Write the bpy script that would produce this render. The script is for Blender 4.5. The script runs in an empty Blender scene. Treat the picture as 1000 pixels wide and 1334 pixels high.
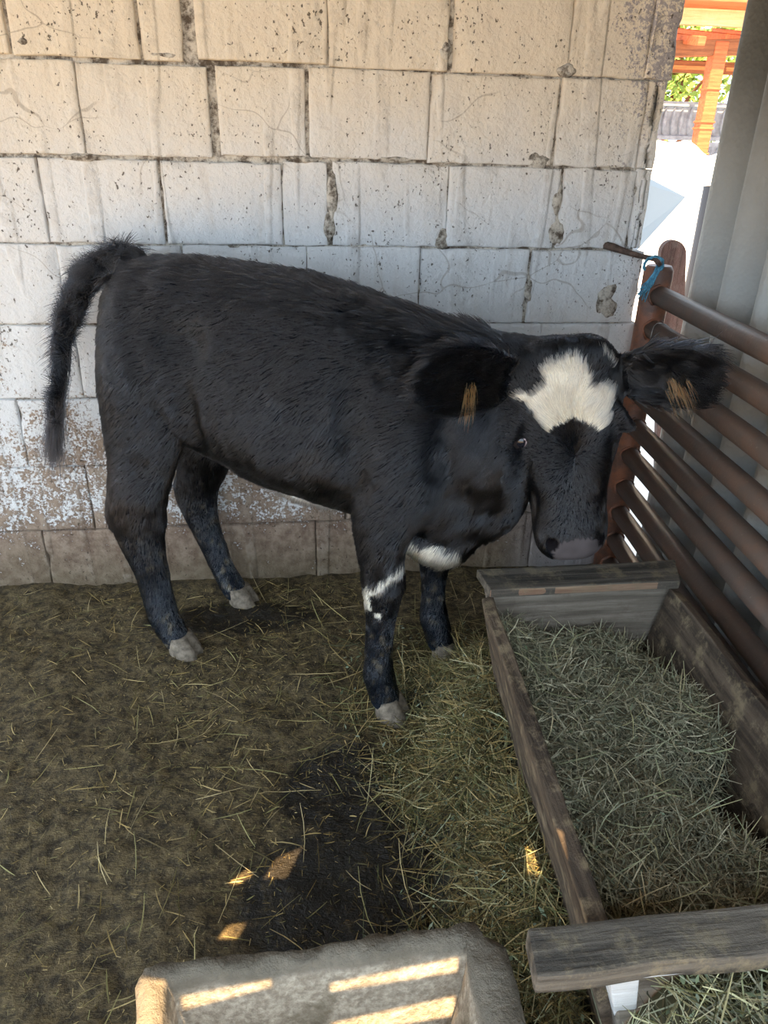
import bpy, bmesh, math, random
import numpy as np
from mathutils import Vector, Matrix
from mathutils.geometry import delaunay_2d_cdt

random.seed(7)
rng = np.random.default_rng(7)
SC = bpy.context.scene
COL = SC.collection
V3 = np.array

# ------------------------------------------------------------------ camera
PIT, ROLL, YAW = math.radians(26.315), math.radians(1.529), math.radians(7.692)
fwd = Vector((math.sin(YAW) * math.cos(PIT), math.cos(YAW) * math.cos(PIT), -math.sin(PIT)))
r0 = Vector((math.cos(YAW), -math.sin(YAW), 0))
u0 = r0.cross(fwd)
rgt = r0 * math.cos(ROLL) + u0 * math.sin(ROLL)
upv = -r0 * math.sin(ROLL) + u0 * math.cos(ROLL)
cam = bpy.data.cameras.new('camera')
cam.sensor_fit = 'VERTICAL'
cam.sensor_height = 36.0
cam.lens = 963.3 / 1334 * 36.0
cam.clip_start = 0.02
cam_o = bpy.data.objects.new('camera', cam)
COL.objects.link(cam_o)
cam_o.matrix_world = Matrix(((rgt.x, upv.x, -fwd.x, 0.0), (rgt.y, upv.y, -fwd.y, -2.335),
                             (rgt.z, upv.z, -fwd.z, 1.423), (0, 0, 0, 1)))
SC.camera = cam_o

# ------------------------------------------------------------------ sky, sun, exposure
w = bpy.data.worlds.new('sky')
SC.world = w
w.use_nodes = True
wn = w.node_tree
bg = wn.nodes['Background']
bg.inputs['Color'].default_value = (0.72, 0.86, 1.0, 1)
bg.inputs['Strength'].default_value = 1.55
SUN_DIR = Vector((0.12, 0.53, -0.84)).normalized()          # the way the light travels
sl = bpy.data.lights.new('sun', 'SUN')
sl.energy = 9.0
sl.color = (1.0, 0.70, 0.38)
sl.angle = math.radians(0.2)
sun = bpy.data.objects.new('sun', sl)
COL.objects.link(sun)
sun.rotation_euler = SUN_DIR.to_track_quat('-Z', 'Y').to_euler()
sun.location = (0, -6, 6)
SC.view_settings.view_transform = 'Standard'
SC.view_settings.look = 'None'
SC.view_settings.gamma = 1.0
SC.view_settings.use_curve_mapping = False
SC.view_settings.exposure = 1.5
SC.cycles.use_denoising = True
SC.cycles.max_bounces = 8
SC.cycles.diffuse_bounces = 5

# ------------------------------------------------------------------ helpers
def hsh(ix, iy, iz):
    n = (ix * 374761393 + iy * 668265263 + iz * 1274126177) & 0xffffffff
    n = ((n ^ (n >> 13)) * 1274126177) & 0xffffffff
    return ((n ^ (n >> 16)) & 0xffff) / 65535.0

def vnoise(p):
    """value noise 0..1 at points p (n,3)"""
    p = np.asarray(p, float)
    i = np.floor(p).astype(np.int64)
    f = p - i
    f = f * f * (3 - 2 * f)
    o = 0
    for dx in (0, 1):
        for dy in (0, 1):
            for dz in (0, 1):
                wgt = (f[:, 0] if dx else 1 - f[:, 0]) * (f[:, 1] if dy else 1 - f[:, 1]) * (f[:, 2] if dz else 1 - f[:, 2])
                o = o + wgt * hsh(i[:, 0] + dx, i[:, 1] + dy, i[:, 2] + dz)
    return o

def fbm(p, octaves=3):
    p = np.asarray(p, float)
    s, a, t = 0, 1.0, 0
    for k in range(octaves):
        s = s + a * vnoise(p * 2 ** k + 17.3 * k)
        t += a
        a *= 0.5
    return s / t

def sstep(a, b, x):
    t = np.clip((x - a) / (b - a), 0, 1)
    return t * t * (3 - 2 * t)

class MB:
    """collects vertices, faces and vertex colours for one mesh"""
    def __init__(self):
        self.v, self.f, self.c = [], [], []
    def add(self, verts, faces, col=None):
        b = len(self.v)
        self.v += [tuple(x) for x in verts]
        self.f += [tuple(i + b for i in q) for q in faces]
        if col is not None:
            self.c += [col] * len(verts)
        return b
    def box(self, lo, hi, M=None, jit=0.0):
        vs = [Vector((x, y, z)) for x in (lo[0], hi[0]) for y in (lo[1], hi[1]) for z in (lo[2], hi[2])]
        if jit:
            vs = [q + Vector((random.uniform(-jit, jit) for _ in range(3))) for q in vs]
        if M is not None:
            vs = [M @ q for q in vs]
        self.add(vs, [(0, 1, 3, 2), (4, 6, 7, 5), (0, 4, 5, 1), (2, 3, 7, 6), (0, 2, 6, 4), (1, 5, 7, 3)])
    def tube(self, pts, rad, n=10, cap=True):
        pts = [Vector(p) for p in pts]
        if not hasattr(rad, '__len__'):
            rad = [rad] * len(pts)
        rings = []
        side = None
        for k, p in enumerate(pts):
            t = (pts[min(k + 1, len(pts) - 1)] - pts[max(k - 1, 0)]).normalized()
            if side is None:
                side = t.orthogonal().normalized()
            side = (side - t * side.dot(t)).normalized()
            o = t.cross(side)
            rings.append([p + (side * math.cos(2 * math.pi * j / n) + o * math.sin(2 * math.pi * j / n)) * rad[k] for j in range(n)])
        vs = [q for rr in rings for q in rr]
        fs = [(k * n + j, k * n + (j + 1) % n, (k + 1) * n + (j + 1) % n, (k + 1) * n + j) for k in range(len(pts) - 1) for j in range(n)]
        if cap:
            fs.append(tuple(range(n - 1, -1, -1)))
            fs.append(tuple((len(pts) - 1) * n + j for j in range(n)))
        self.add(vs, fs)
    def build(self, name, mat, parent=None, smooth=False, bevel=0.0, seg=2):
        me = bpy.data.meshes.new(name)
        me.from_pydata(self.v, [], self.f)
        if self.c:
            at = me.attributes.new('col', 'FLOAT_COLOR', 'POINT')
            arr = np.ones((len(self.v), 4), np.float32)
            arr[:, :3] = np.array(self.c, np.float32)
            at.data.foreach_set('color', arr.ravel())
        if bevel:
            bm = bmesh.new()
            bm.from_mesh(me)
            bmesh.ops.recalc_face_normals(bm, faces=bm.faces)
            es = [e for e in bm.edges if len(e.link_faces) == 2 and e.calc_face_angle(0) > 0.5]
            bmesh.ops.bevel(bm, geom=es, offset=bevel, segments=seg, profile=0.6, affect='EDGES')
            bm.to_mesh(me)
            bm.free()
        me.update()
        if smooth:
            me.shade_smooth()
        me.materials.append(mat)
        o = bpy.data.objects.new(name, me)
        COL.objects.link(o)
        if parent is not None:
            o.parent = parent
        return o

def tag(o, label=None, cat=None, group=None, kind=None):
    if label: o['label'] = label
    if cat: o['category'] = cat
    if group: o['group'] = group
    if kind: o['kind'] = kind
    return o

def empty(name, loc=(0, 0, 0), rz=0.0):
    o = bpy.data.objects.new(name, None)
    o.empty_display_size = 0.1
    COL.objects.link(o)
    o.location = loc
    o.rotation_euler = (0, 0, rz)
    return o

def at_world(child, parent):
    """child mesh is in world coordinates: keep it there under a placed parent"""
    child.parent = parent
    child.matrix_parent_inverse = parent.matrix_basis.inverted()
    return child

def mesh_np(name, v, f, mat, cols=None, smooth=False, parent=None):
    """fast mesh from numpy quads/tris f (m,k)"""
    me = bpy.data.meshes.new(name)
    v = np.asarray(v, np.float32)
    f = np.asarray(f, np.int32)
    me.vertices.add(len(v))
    me.vertices.foreach_set('co', v.ravel())
    k = f.shape[1]
    me.loops.add(f.size)
    me.loops.foreach_set('vertex_index', f.ravel())
    me.polygons.add(len(f))
    me.polygons.foreach_set('loop_start', np.arange(0, f.size, k, dtype=np.int32))
    if cols is not None:
        at = me.attributes.new('col', 'FLOAT_COLOR', 'POINT')
        arr = np.ones((len(v), 4), np.float32)
        arr[:, :3] = cols
        at.data.foreach_set('color', arr.ravel())
    me.update(calc_edges=True)
    me.validate()
    if smooth:
        me.shade_smooth()
    me.materials.append(mat)
    o = bpy.data.objects.new(name, me)
    COL.objects.link(o)
    if parent is not None:
        o.parent = parent
    return o

# ------------------------------------------------------------------ materials
class NT:
    def __init__(self, name):
        self.m = bpy.data.materials.new(name)
        self.m.use_nodes = True
        self.t = self.m.node_tree
        self.b = self.t.nodes['Principled BSDF']
    def n(self, typ, **kw):
        x = self.t.nodes.new(typ)
        for k, v in kw.items():
            setattr(x, k, v)
        return x
    def link(self, a, b):
        self.t.links.new(a, b)
    def inp(self, node, key, val):
        if isinstance(val, bpy.types.NodeSocket):
            self.link(val, node.inputs[key])
        else:
            node.inputs[key].default_value = val
    def pos(self, scale=(1, 1, 1)):
        g = self.n('ShaderNodeNewGeometry')
        if scale == (1, 1, 1):
            return g.outputs['Position']
        mp = self.n('ShaderNodeMapping')
        mp.inputs['Scale'].default_value = scale
        self.link(g.outputs['Position'], mp.inputs['Vector'])
        return mp.outputs['Vector']
    def objc(self, scale=(1, 1, 1)):
        g = self.n('ShaderNodeTexCoord')
        mp = self.n('ShaderNodeMapping')
        mp.inputs['Scale'].default_value = scale
        self.link(g.outputs['Object'], mp.inputs['Vector'])
        return mp.outputs['Vector']
    def noise(self, vec, scale, detail=5, rough=0.6):
        x = self.n('ShaderNodeTexNoise')
        x.inputs['Scale'].default_value = scale
        x.inputs['Detail'].default_value = detail
        x.inputs['Roughness'].default_value = rough
        self.link(vec, x.inputs['Vector'])
        return x.outputs['Fac']
    def voro(self, vec, scale, feature='F1'):
        x = self.n('ShaderNodeTexVoronoi', feature=feature)
        x.inputs['Scale'].default_value = scale
        self.link(vec, x.inputs['Vector'])
        return x.outputs['Distance']
    def math(self, op, a, b=0.0, c=None):
        x = self.n('ShaderNodeMath', operation=op)
        self.inp(x, 0, a)
        self.inp(x, 1, b)
        if c is not None:
            self.inp(x, 2, c)
        return x.outputs[0]
    def ramp(self, fac, lo, hi, a=0.0, b=1.0):
        x = self.n('ShaderNodeMapRange')
        x.interpolation_type = 'SMOOTHSTEP'
        x.inputs[1].default_value = lo
        x.inputs[2].default_value = hi
        x.inputs[3].default_value = a
        x.inputs[4].default_value = b
        self.link(fac, x.inputs[0])
        return x.outputs[0]
    def mix(self, fac, a, b):
        x = self.n('ShaderNodeMix', data_type='RGBA')
        self.inp(x, 0, fac)
        for k, v in ((6, a), (7, b)):
            if isinstance(v, bpy.types.NodeSocket):
                self.link(v, x.inputs[k])
            else:
                x.inputs[k].default_value = (*v, 1)
        return x.outputs[2]
    def bump(self, h, strength, dist):
        x = self.n('ShaderNodeBump')
        x.inputs['Strength'].default_value = strength
        x.inputs['Distance'].default_value = dist
        self.link(h, x.inputs['Height'])
        self.link(x.outputs[0], self.b.inputs['Normal'])
    def fin(self, col, rough=0.8, spec=0.3, metal=0.0):
        if isinstance(col, bpy.types.NodeSocket):
            self.link(col, self.b.inputs['Base Color'])
        else:
            self.b.inputs['Base Color'].default_value = (*col, 1)
        self.inp(self.b, 'Roughness', rough)
        self.b.inputs['Specular IOR Level'].default_value = spec
        self.b.inputs['Metallic'].default_value = metal
        return self.m
    def zed(self):
        g = self.n('ShaderNodeNewGeometry')
        s = self.n('ShaderNodeSeparateXYZ')
        self.link(g.outputs['Position'], s.inputs[0])
        return s.outputs

def plain(name, col, rough=0.7, spec=0.3, metal=0.0, nscale=0, amt=0.3, bump=0.0):
    t = NT(name)
    c = col
    if nscale:
        n = t.noise(t.pos(), nscale)
        c = t.mix(t.ramp(n, 0.3, 0.7), tuple(x * (1 - amt) for x in col), tuple(min(1, x * (1 + amt)) for x in col))
        if bump:
            t.bump(n, 0.6, bump)
    return t.fin(c, rough, spec, metal)

def block_material():
    t = NT('whitewashed_block')
    p = t.pos()
    xyz = t.zed()
    X, Z = xyz[0], xyz[2]
    big = t.noise(p, 5, 6, 0.6)
    mid = t.noise(p, 22, 6, 0.65)
    fine = t.noise(p, 125, 5, 0.7)
    streak = t.noise(t.pos((9, 9, 1.6)), 2.2, 5, 0.6)
    # whitewash: warm bounce light painted into the upper courses, cold white in the middle
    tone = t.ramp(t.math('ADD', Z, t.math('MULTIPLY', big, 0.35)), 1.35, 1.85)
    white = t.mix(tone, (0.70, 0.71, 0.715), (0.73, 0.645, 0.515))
    white = t.mix(t.ramp(streak, 0.5, 0.78, 0, 0.35), white, (0.46, 0.40, 0.33))
    # bare block: brown and damp towards the floor, grey at the right end
    bare = t.mix(t.ramp(mid, 0.35, 0.68), (0.175, 0.118, 0.086), (0.35, 0.27, 0.205))
    bare = t.mix(t.ramp(t.math('ADD', Z, t.math('MULTIPLY', big, 0.25)), 0.1, 0.36, 0.65, 0.0), bare, (0.13, 0.105, 0.06))
    bare = t.mix(t.ramp(X, 0.72, 1.0), bare, (0.36, 0.33, 0.33))
    # where the paint has worn off
    cov = t.n('ShaderNodeFloatCurve')
    cu = cov.mapping.curves[0]
    for k, (x_, y_) in enumerate(((0.0, 0.02), (0.09, 0.14), (0.15, 0.40), (0.28, 0.52), (0.38, 0.80), (0.47, 0.96), (1.0, 1.0))):
        if k < 2:
            cu.points[k].location = (x_, y_)
        else:
            cu.points.new(x_, y_)
    cov.mapping.update()
    t.link(t.math('MULTIPLY', Z, 0.5), cov.inputs['Value'])
    wear_x = t.math('MULTIPLY', t.ramp(X, 0.70, 1.08), t.ramp(Z, 1.0, 1.75, 0.05, 0.50))
    cov = t.math('SUBTRACT', cov.outputs[0], wear_x)
    nn = t.math('ADD', t.math('MULTIPLY', mid, 0.45), t.math('MULTIPLY', fine, 0.55))
    nn = t.math('MULTIPLY_ADD', t.math('SUBTRACT', nn, 0.5), 3.0, 0.5)
    nn = t.math('ADD', nn, t.math('MULTIPLY', t.math('SUBTRACT', big, 0.5), 0.9))
    mask = t.ramp(t.math('SUBTRACT', cov, nn), -0.10, 0.10)
    col = t.mix(mask, bare, white)
    # pits in the paint
    pit = t.noise(t.pos((1.3, 1.3, 1)), 74, 3, 0.6)
    pits = t.ramp(t.math('ADD', pit, t.math('MULTIPLY', t.math('SUBTRACT', big, 0.5), 0.35)), 0.66, 0.69)
    wob = t.n('ShaderNodeVectorMath', operation='ADD')
    nz_ = t.n('ShaderNodeTexNoise'); nz_.inputs['Scale'].default_value = 4.0
    t.link(p, nz_.inputs['Vector'])
    sc_ = t.n('ShaderNodeVectorMath', operation='SCALE'); sc_.inputs['Scale'].default_value = 0.35
    t.link(nz_.outputs['Color'], sc_.inputs[0])
    t.link(t.pos((1.0, 1, 1.7)), wob.inputs[0]); t.link(sc_.outputs[0], wob.inputs[1])
    cr = t.ramp(t.voro(wob.outputs[0], 3.1, 'DISTANCE_TO_EDGE'), 0.004, 0.010, 1.0, 0.0)
    cr = t.math('MULTIPLY', cr, t.ramp(t.noise(p, 2.4, 2, .5), .50, .60))
    col = t.mix(t.math('MULTIPLY', cr, 0.38), col, (0.20, 0.155, 0.105))
    seam = t.math('MULTIPLY', t.ramp(t.noise(t.pos((16, 1, 1.5)), 1.0, 1, 0.4), 0.585, 0.61, 0, 1), t.ramp(mid, .40, .6))
    col = t.mix(t.math('MULTIPLY', seam, 0.22), col, (0.33, 0.29, 0.24))
    col = t.mix(t.math('MULTIPLY', pits, 0.85), col, (0.07, 0.055, 0.04))
    h = t.math('ADD', t.math('MULTIPLY', mid, 0.5), t.math('MULTIPLY', fine, 0.35))
    h = t.math('SUBTRACT', h, t.math('MULTIPLY', pits, 0.6))
    rib = t.ramp(t.noise(t.pos((16, 1, 1.5)), 1.0, 1, 0.4), 0.56, 0.66)
    lump = t.noise(p, 11, 3, 0.5)
    h = t.math('ADD', h, t.math('MULTIPLY', rib, 0.45))
    h = t.math('ADD', h, t.math('MULTIPLY', lump, 0.9))
    t.bump(h, 0.9, 0.012)
    return t.fin(col, 0.9, 0.2)

def mortar_material():
    t = NT('old_mortar')
    n = t.noise(t.pos(), 30, 6, 0.7)
    z = t.zed()[2]
    lo = t.mix(t.ramp(n, 0.35, 0.7), (0.045, 0.036, 0.028), (0.22, 0.18, 0.14))
    hi = t.mix(t.ramp(n, 0.38, 0.60), (0.10, 0.08, 0.062), (0.58, 0.54, 0.47))
    c = t.mix(t.ramp(z, 0.3, 0.9), lo, hi)
    t.bump(n, 0.9, 0.012)
    return t.fin(c, 0.95, 0.1)

def mud_material():
    t = NT('trodden_manure')
    p = t.pos()
    a = t.noise(p, 3.0, 6, 0.6)
    b = t.noise(p, 38, 6, 0.7)
    s = t.noise(t.pos((1, 2.4, 1)), 85, 4, 0.65)
    c = t.mix(t.ramp(b, 0.35, 0.68), (0.034, 0.025, 0.013), (0.165, 0.122, 0.058))
    c = t.mix(t.ramp(s, 0.56, 0.74, 0, 0.8), c, (0.33, 0.255, 0.115))
    xyz = t.zed()
    # wet patches: behind the concrete trough and near the rear hooves
    def spot(cx, cy, rx, ry):
        dx = t.math('DIVIDE', t.math('SUBTRACT', xyz[0], cx), rx)
        dy = t.math('DIVIDE', t.math('SUBTRACT', xyz[1], cy), ry)
        d = t.math('ADD', t.math('MULTIPLY', dx, dx), t.math('MULTIPLY', dy, dy))
        d = t.math('ADD', d, t.math('MULTIPLY', t.math('SUBTRACT', a, 0.5), 2.2))
        return t.ramp(d, 0.75, 1.25, 1.0, 0.0)
    wet = t.math('MAXIMUM', spot(0.12, -1.30, 0.26, 0.25), spot(0.16, -1.02, 0.24, 0.16))
    wet = t.math('MAXIMUM', wet, spot(-0.2, -0.24, 0.30, 0.09))
    wet = t.math('MULTIPLY', wet, t.ramp(b, 0.75, 0.5, 0.5, 1.0))
    c = t.mix(wet, c, (0.016, 0.0125, 0.008))
    r = t.math('SUBTRACT', 0.8, t.math('MULTIPLY', wet, 0.45))
    h = t.math('ADD', b, t.math('MULTIPLY', s, 0.5))
    t.bump(h, 0.8, 0.012)
    return t.fin(c, r, 0.35)

def wood_material(name, dark, light, axis=1, muck=(0.12, 0.10, 0.06), muckamt=0.4):
    t = NT(name)
    sc = [26, 26, 26]
    sc[axis] = 1.6
    g = t.noise(t.objc(tuple(sc)), 1.6, 6, 0.65)
    m = t.noise(t.pos(), 17, 8, 0.75)
    c = t.mix(t.ramp(g, 0.35, 0.68), dark, light)
    c = t.mix(t.ramp(m, 0.48, 0.66, 0, muckamt), c, muck)
    h = t.math('ADD', g, t.math('MULTIPLY', m, 0.9))
    t.bump(h, 0.8, 0.009)
    return t.fin(c, 0.75, 0.3)

def rust_material(name, brown, primer, amt):
    t = NT(name)
    n = t.noise(t.pos(), 16, 6, 0.65)
    f = t.noise(t.pos(), 90, 4, 0.6)
    c = t.mix(t.ramp(n, 0.40, 0.62, 0, amt), brown, primer)
    c = t.mix(t.ramp(f, 0.62, 0.75, 0, 0.6), c, (0.26, 0.20, 0.15))
    t.bump(f, 0.35, 0.003)
    return t.fin(c, 0.5, 0.45)

def concrete_material():
    t = NT('rough_concrete')
    p = t.pos()
    a = t.noise(p, 9, 6, 0.65)
    b = t.noise(p, 70, 5, 0.7)
    c = t.mix(t.ramp(b, 0.35, 0.7), (0.27, 0.225, 0.17), (0.54, 0.47, 0.37))
    c = t.mix(t.ramp(a, 0.5, 0.68, 0, 0.75), c, (0.14, 0.115, 0.075))
    z = t.zed()[2]
    c = t.mix(t.math('MULTIPLY', t.ramp(z, 0.268, 0.288), t.ramp(b, 0.3, 0.55, 0.4, 0.9)), c, (0.15, 0.13, 0.10))
    t.bump(t.math('ADD', a, t.math('MULTIPLY', b, 0.6)), 0.9, 0.014)
    return t.fin(c, 0.9, 0.2)

def sheet_material():
    t = NT('fibre_cement')
    p = t.pos()
    a = t.noise(p, 4, 6, 0.6)
    b = t.noise(p, 60, 4, 0.6)
    w_ = t.voro(t.pos((1, 0.75, 0.75)), 110)
    c = t.mix(t.ramp(a, 0.3, 0.7), (0.105, 0.099, 0.083), (0.19, 0.182, 0.158))
    c = t.mix(t.ramp(b, 0.55, 0.75, 0, 0.5), c, (0.15, 0.14, 0.115))
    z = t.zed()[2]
    c = t.mix(t.ramp(z, 1.75, 0.9, 0, 0.7), c, (0.58, 0.59, 0.57))  # lower part lightened: brighter light there is painted into the colour
    t.bump(t.math('ADD', w_, t.math('MULTIPLY', b, 0.3)), 0.5, 0.004)
    return t.fin(c, 0.85, 0.25)

def attr_material(name, rough=0.7, spec=0.3, trans=0.0):
    t = NT(name)
    a = t.n('ShaderNodeAttribute', attribute_name='col')
    t.fin(a.outputs['Color'], rough, spec)
    return t.m

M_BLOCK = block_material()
M_MORTAR = mortar_material()
M_MUD = mud_material()
M_BOARD = wood_material('old_trough_board', (0.040, 0.029, 0.021), (0.135, 0.10, 0.07), 1, (0.27, 0.21, 0.13), 0.75)
M_END = wood_material('pale_grey_board', (0.125, 0.105, 0.082), (0.27, 0.235, 0.19), 0, (0.09, 0.055, 0.04), 0.35)
M_PLANK = wood_material('weathered_plank', (0.035, 0.031, 0.026), (0.15, 0.13, 0.105), 0, (0.25, 0.205, 0.13), 0.7)
M_PALE = wood_material('white_painted_wood', (0.50, 0.51, 0.52), (0.70, 0.72, 0.73), 0, (0.2, 0.18, 0.13), 0.2)
M_CUT = wood_material('reddish_board_edge', (0.17, 0.085, 0.055), (0.33, 0.24, 0.16), 0, (0.2, 0.17, 0.11), 0.5)
M_PIPE = rust_material('brown_pipe', (0.115, 0.083, 0.066), (0.155, 0.090, 0.063), 0.6)
M_POST = rust_material('primed_pipe', (0.12, 0.066, 0.05), (0.27, 0.105, 0.055), 0.9)
M_CONC = concrete_material()
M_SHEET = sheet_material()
M_HAY = attr_material('dry_stalks', 0.65, 0.3)
def hair_material():
    t = NT('coat_hair')
    a = t.n('ShaderNodeAttribute', attribute_name='col')
    h = t.n('ShaderNodeBsdfHairPrincipled')
    h.parametrization = 'COLOR'
    t.link(a.outputs['Color'], h.inputs['Color'])
    h.inputs['Roughness'].default_value = 0.20
    h.inputs['Radial Roughness'].default_value = 0.45
    h.inputs['Random Roughness'].default_value = 0.2
    h.inputs['IOR'].default_value = 1.45
    t.link(h.outputs[0], t.n('ShaderNodeOutputMaterial').inputs['Surface'])
    for o_ in [n for n in t.t.nodes if n.type == 'OUTPUT_MATERIAL']:
        o_.is_active_output = bool(o_.inputs['Surface'].links and o_.inputs['Surface'].links[0].from_node == h)
    t.t.nodes.remove(t.b)
    return t.m
M_COAT = hair_material()
M_SKIN = attr_material('hide', 0.7, 0.06)
M_BROWNBOARD = wood_material('dark_red_board', (0.07, 0.038, 0.033), (0.15, 0.085, 0.072), 2, (0.2, 0.16, 0.14), 0.35)
M_ORANGE = wood_material('varnished_pine', (0.36, 0.085, 0.03), (0.52, 0.145, 0.055), 0, (0.35, 0.12, 0.03), 0.2)
M_LIGHTWOOD = wood_material('pale_pine', (0.62, 0.45, 0.22), (0.75, 0.58, 0.32), 0, (0.5, 0.3, 0.12), 0.2)
M_DARKWOOD = wood_material('brown_timber', (0.16, 0.055, 0.022), (0.27, 0.10, 0.04), 0, (0.1, 0.04, 0.02), 0.2)
M_TWINE = plain('blue_twine', (0.10, 0.30, 0.44), 0.8, 0.2, 0, 120, 0.4)
M_IRON = plain('rusty_iron', (0.085, 0.055, 0.042), 0.75, 0.3, 0, 60, 0.5, 0.003)
M_WIRE = plain('galvanised_wire', (0.42, 0.42, 0.42), 0.4, 0.5, 0.5)
M_WHITESHEET = plain('white_panel', (0.40, 0.49, 0.58), 0.5, 0.4)
M_TARP = plain('white_tarp', (0.85, 0.85, 0.85), 0.7, 0.2, 0, 5, 0.06, 0.02)
M_FENCE = plain('grey_fence_concrete', (0.26, 0.30, 0.35), 0.85, 0.2, 0, 12, 0.2)
M_DIRT = plain('trampled_dirt', (0.34, 0.28, 0.20), 0.95, 0.1, 0, 2.0, 0.3)
M_YARD = plain('pale_concrete_yard', (0.58, 0.55, 0.51), 0.9, 0.2, 0, 1.5, 0.15)
M_ROOF = plain('roof_sheet', (0.055, 0.045, 0.037), 0.85, 0.2, 0, 3, 0.2)
M_DARK = plain('dark_rubber', (0.045, 0.034, 0.032), 0.6, 0.3)
M_BRICK = plain('orange_brick', (0.50, 0.20, 0.09), 0.85, 0.2, 0, 25, 0.25)

# ------------------------------------------------------------------ setting: ground, floor, roof
def heightfield(name, x0, x1, y0, y1, nx, ny, hf, mat):
    xs, ys = np.linspace(x0, x1, nx), np.linspace(y0, y1, ny)
    gx, gy = np.meshgrid(xs, ys)
    P = np.stack([gx.ravel(), gy.ravel(), np.zeros(nx * ny)], 1)
    P[:, 2] = hf(P[:, 0], P[:, 1])
    i = (np.arange(ny - 1)[:, None] * nx + np.arange(nx - 1)[None, :]).ravel()
    F = np.stack([i, i + 1, i + nx + 1, i + nx], 1)
    return mesh_np(name, P, F, mat, smooth=True)

def floor_h(x, y):
    p = np.stack([x, y, np.zeros_like(x)], 1)
    h = (fbm(p * 7, 3) - 0.5) * 0.035 + (fbm(p * 34, 2) - 0.5) * 0.014
    pud = np.exp(-(((x - 0.1) / 0.25) ** 2 + ((y + 1.25) / 0.25) ** 2))
    return h * (1 - 0.6 * pud) - 0.012 * pud + 0.012 * sstep(-0.16, 0.0, y)

tag(heightfield('floor', -2.4, 1.3, -2.6, 0.06, 250, 190, floor_h, M_MUD), kind='structure')
g = MB()
g.box((-30, 0.1, -0.12), (40, 60, -0.045))
tag(g.build('ground_yard', M_YARD), kind='structure')
g = MB()
g.box((-30, -30, -0.12), (40, 0.1, -0.045))
tag(g.build('ground_pen', M_DIRT), kind='structure')

# unseen roof over the pen; its reach and added holes shape sun and shade
ROOF_Z = 2.42
def up_sun(p):
    k = (ROOF_Z - p[2]) / -SUN_DIR.z
    return (p[0] - SUN_DIR.x * k, p[1] - SUN_DIR.y * k)
sun_patches = [
    [(-0.093, -1.236, 0), (-0.065, -1.187, 0), (-0.010, -1.165, 0), (-0.045, -1.238, 0)],
    [(-0.165, -1.238, 0), (-0.128, -1.208, 0), (-0.118, -1.225, 0), (-0.15, -1.245, 0)],
    [(-0.180, -1.363, 0), (-0.161, -1.335, 0), (-0.126, -1.334, 0), (-0.143, -1.365, 0)],
    [(0.400, -1.455, 0.24), (0.412, -1.405, 0.24), (0.430, -1.42, 0.24), (0.420, -1.47, 0.24)],
    [(0.03, -1.632, 0.258), (0.232, -1.628, 0.284), (0.232, -1.628, 0.250), (0.03, -1.634, 0.245)],
    [(0.03, -1.640, 0.168), (0.232, -1.636, 0.196), (0.232, -1.638, 0.150), (0.03, -1.640, 0.140)],
    [(-0.195, -1.634, 0.270), (-0.06, -1.632, 0.286), (-0.06, -1.632, 0.270), (-0.195, -1.636, 0.244)],
    [(-0.275, -1.61, 0.3), (-0.215, -1.625, 0.3), (-0.20, -1.80, 0.3), (-0.29, -1.80, 0.3)],
]
rv = [(-3.2, -3.35), (2.2, -3.35), (2.2, 0.80), (-3.2, 0.80)]
re = [(0, 1), (1, 2), (2, 3), (3, 0)]
holes = []
for gp in sun_patches:
    b = len(rv)
    q = [up_sun(p) for p in gp]
    holes.append(q)
    rv += q
    re += [(b + i, b + (i + 1) % len(q)) for i in range(len(q))]
def inside(x, y, poly):
    r_ = False
    for (x1, y1), (x2, y2) in zip(poly, poly[1:] + poly[:1]):
        if (y1 > y) != (y2 > y) and x < (x2 - x1) * (y - y1) / (y2 - y1) + x1:
            r_ = not r_
    return r_
cv, ce, cf, *_ = delaunay_2d_cdt([Vector(p) for p in rv], re, [], 0, 1e-6)
cf = [f for f in cf if not any(inside(sum(cv[i].x for i in f) / 3, sum(cv[i].y for i in f) / 3, h_) for h_ in holes)]
roof = MB()
roof.add([(p.x, p.y, ROOF_Z) for p in cv], [tuple(f) for f in cf])
tag(roof.build('ceiling', M_ROOF), kind='structure')

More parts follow.
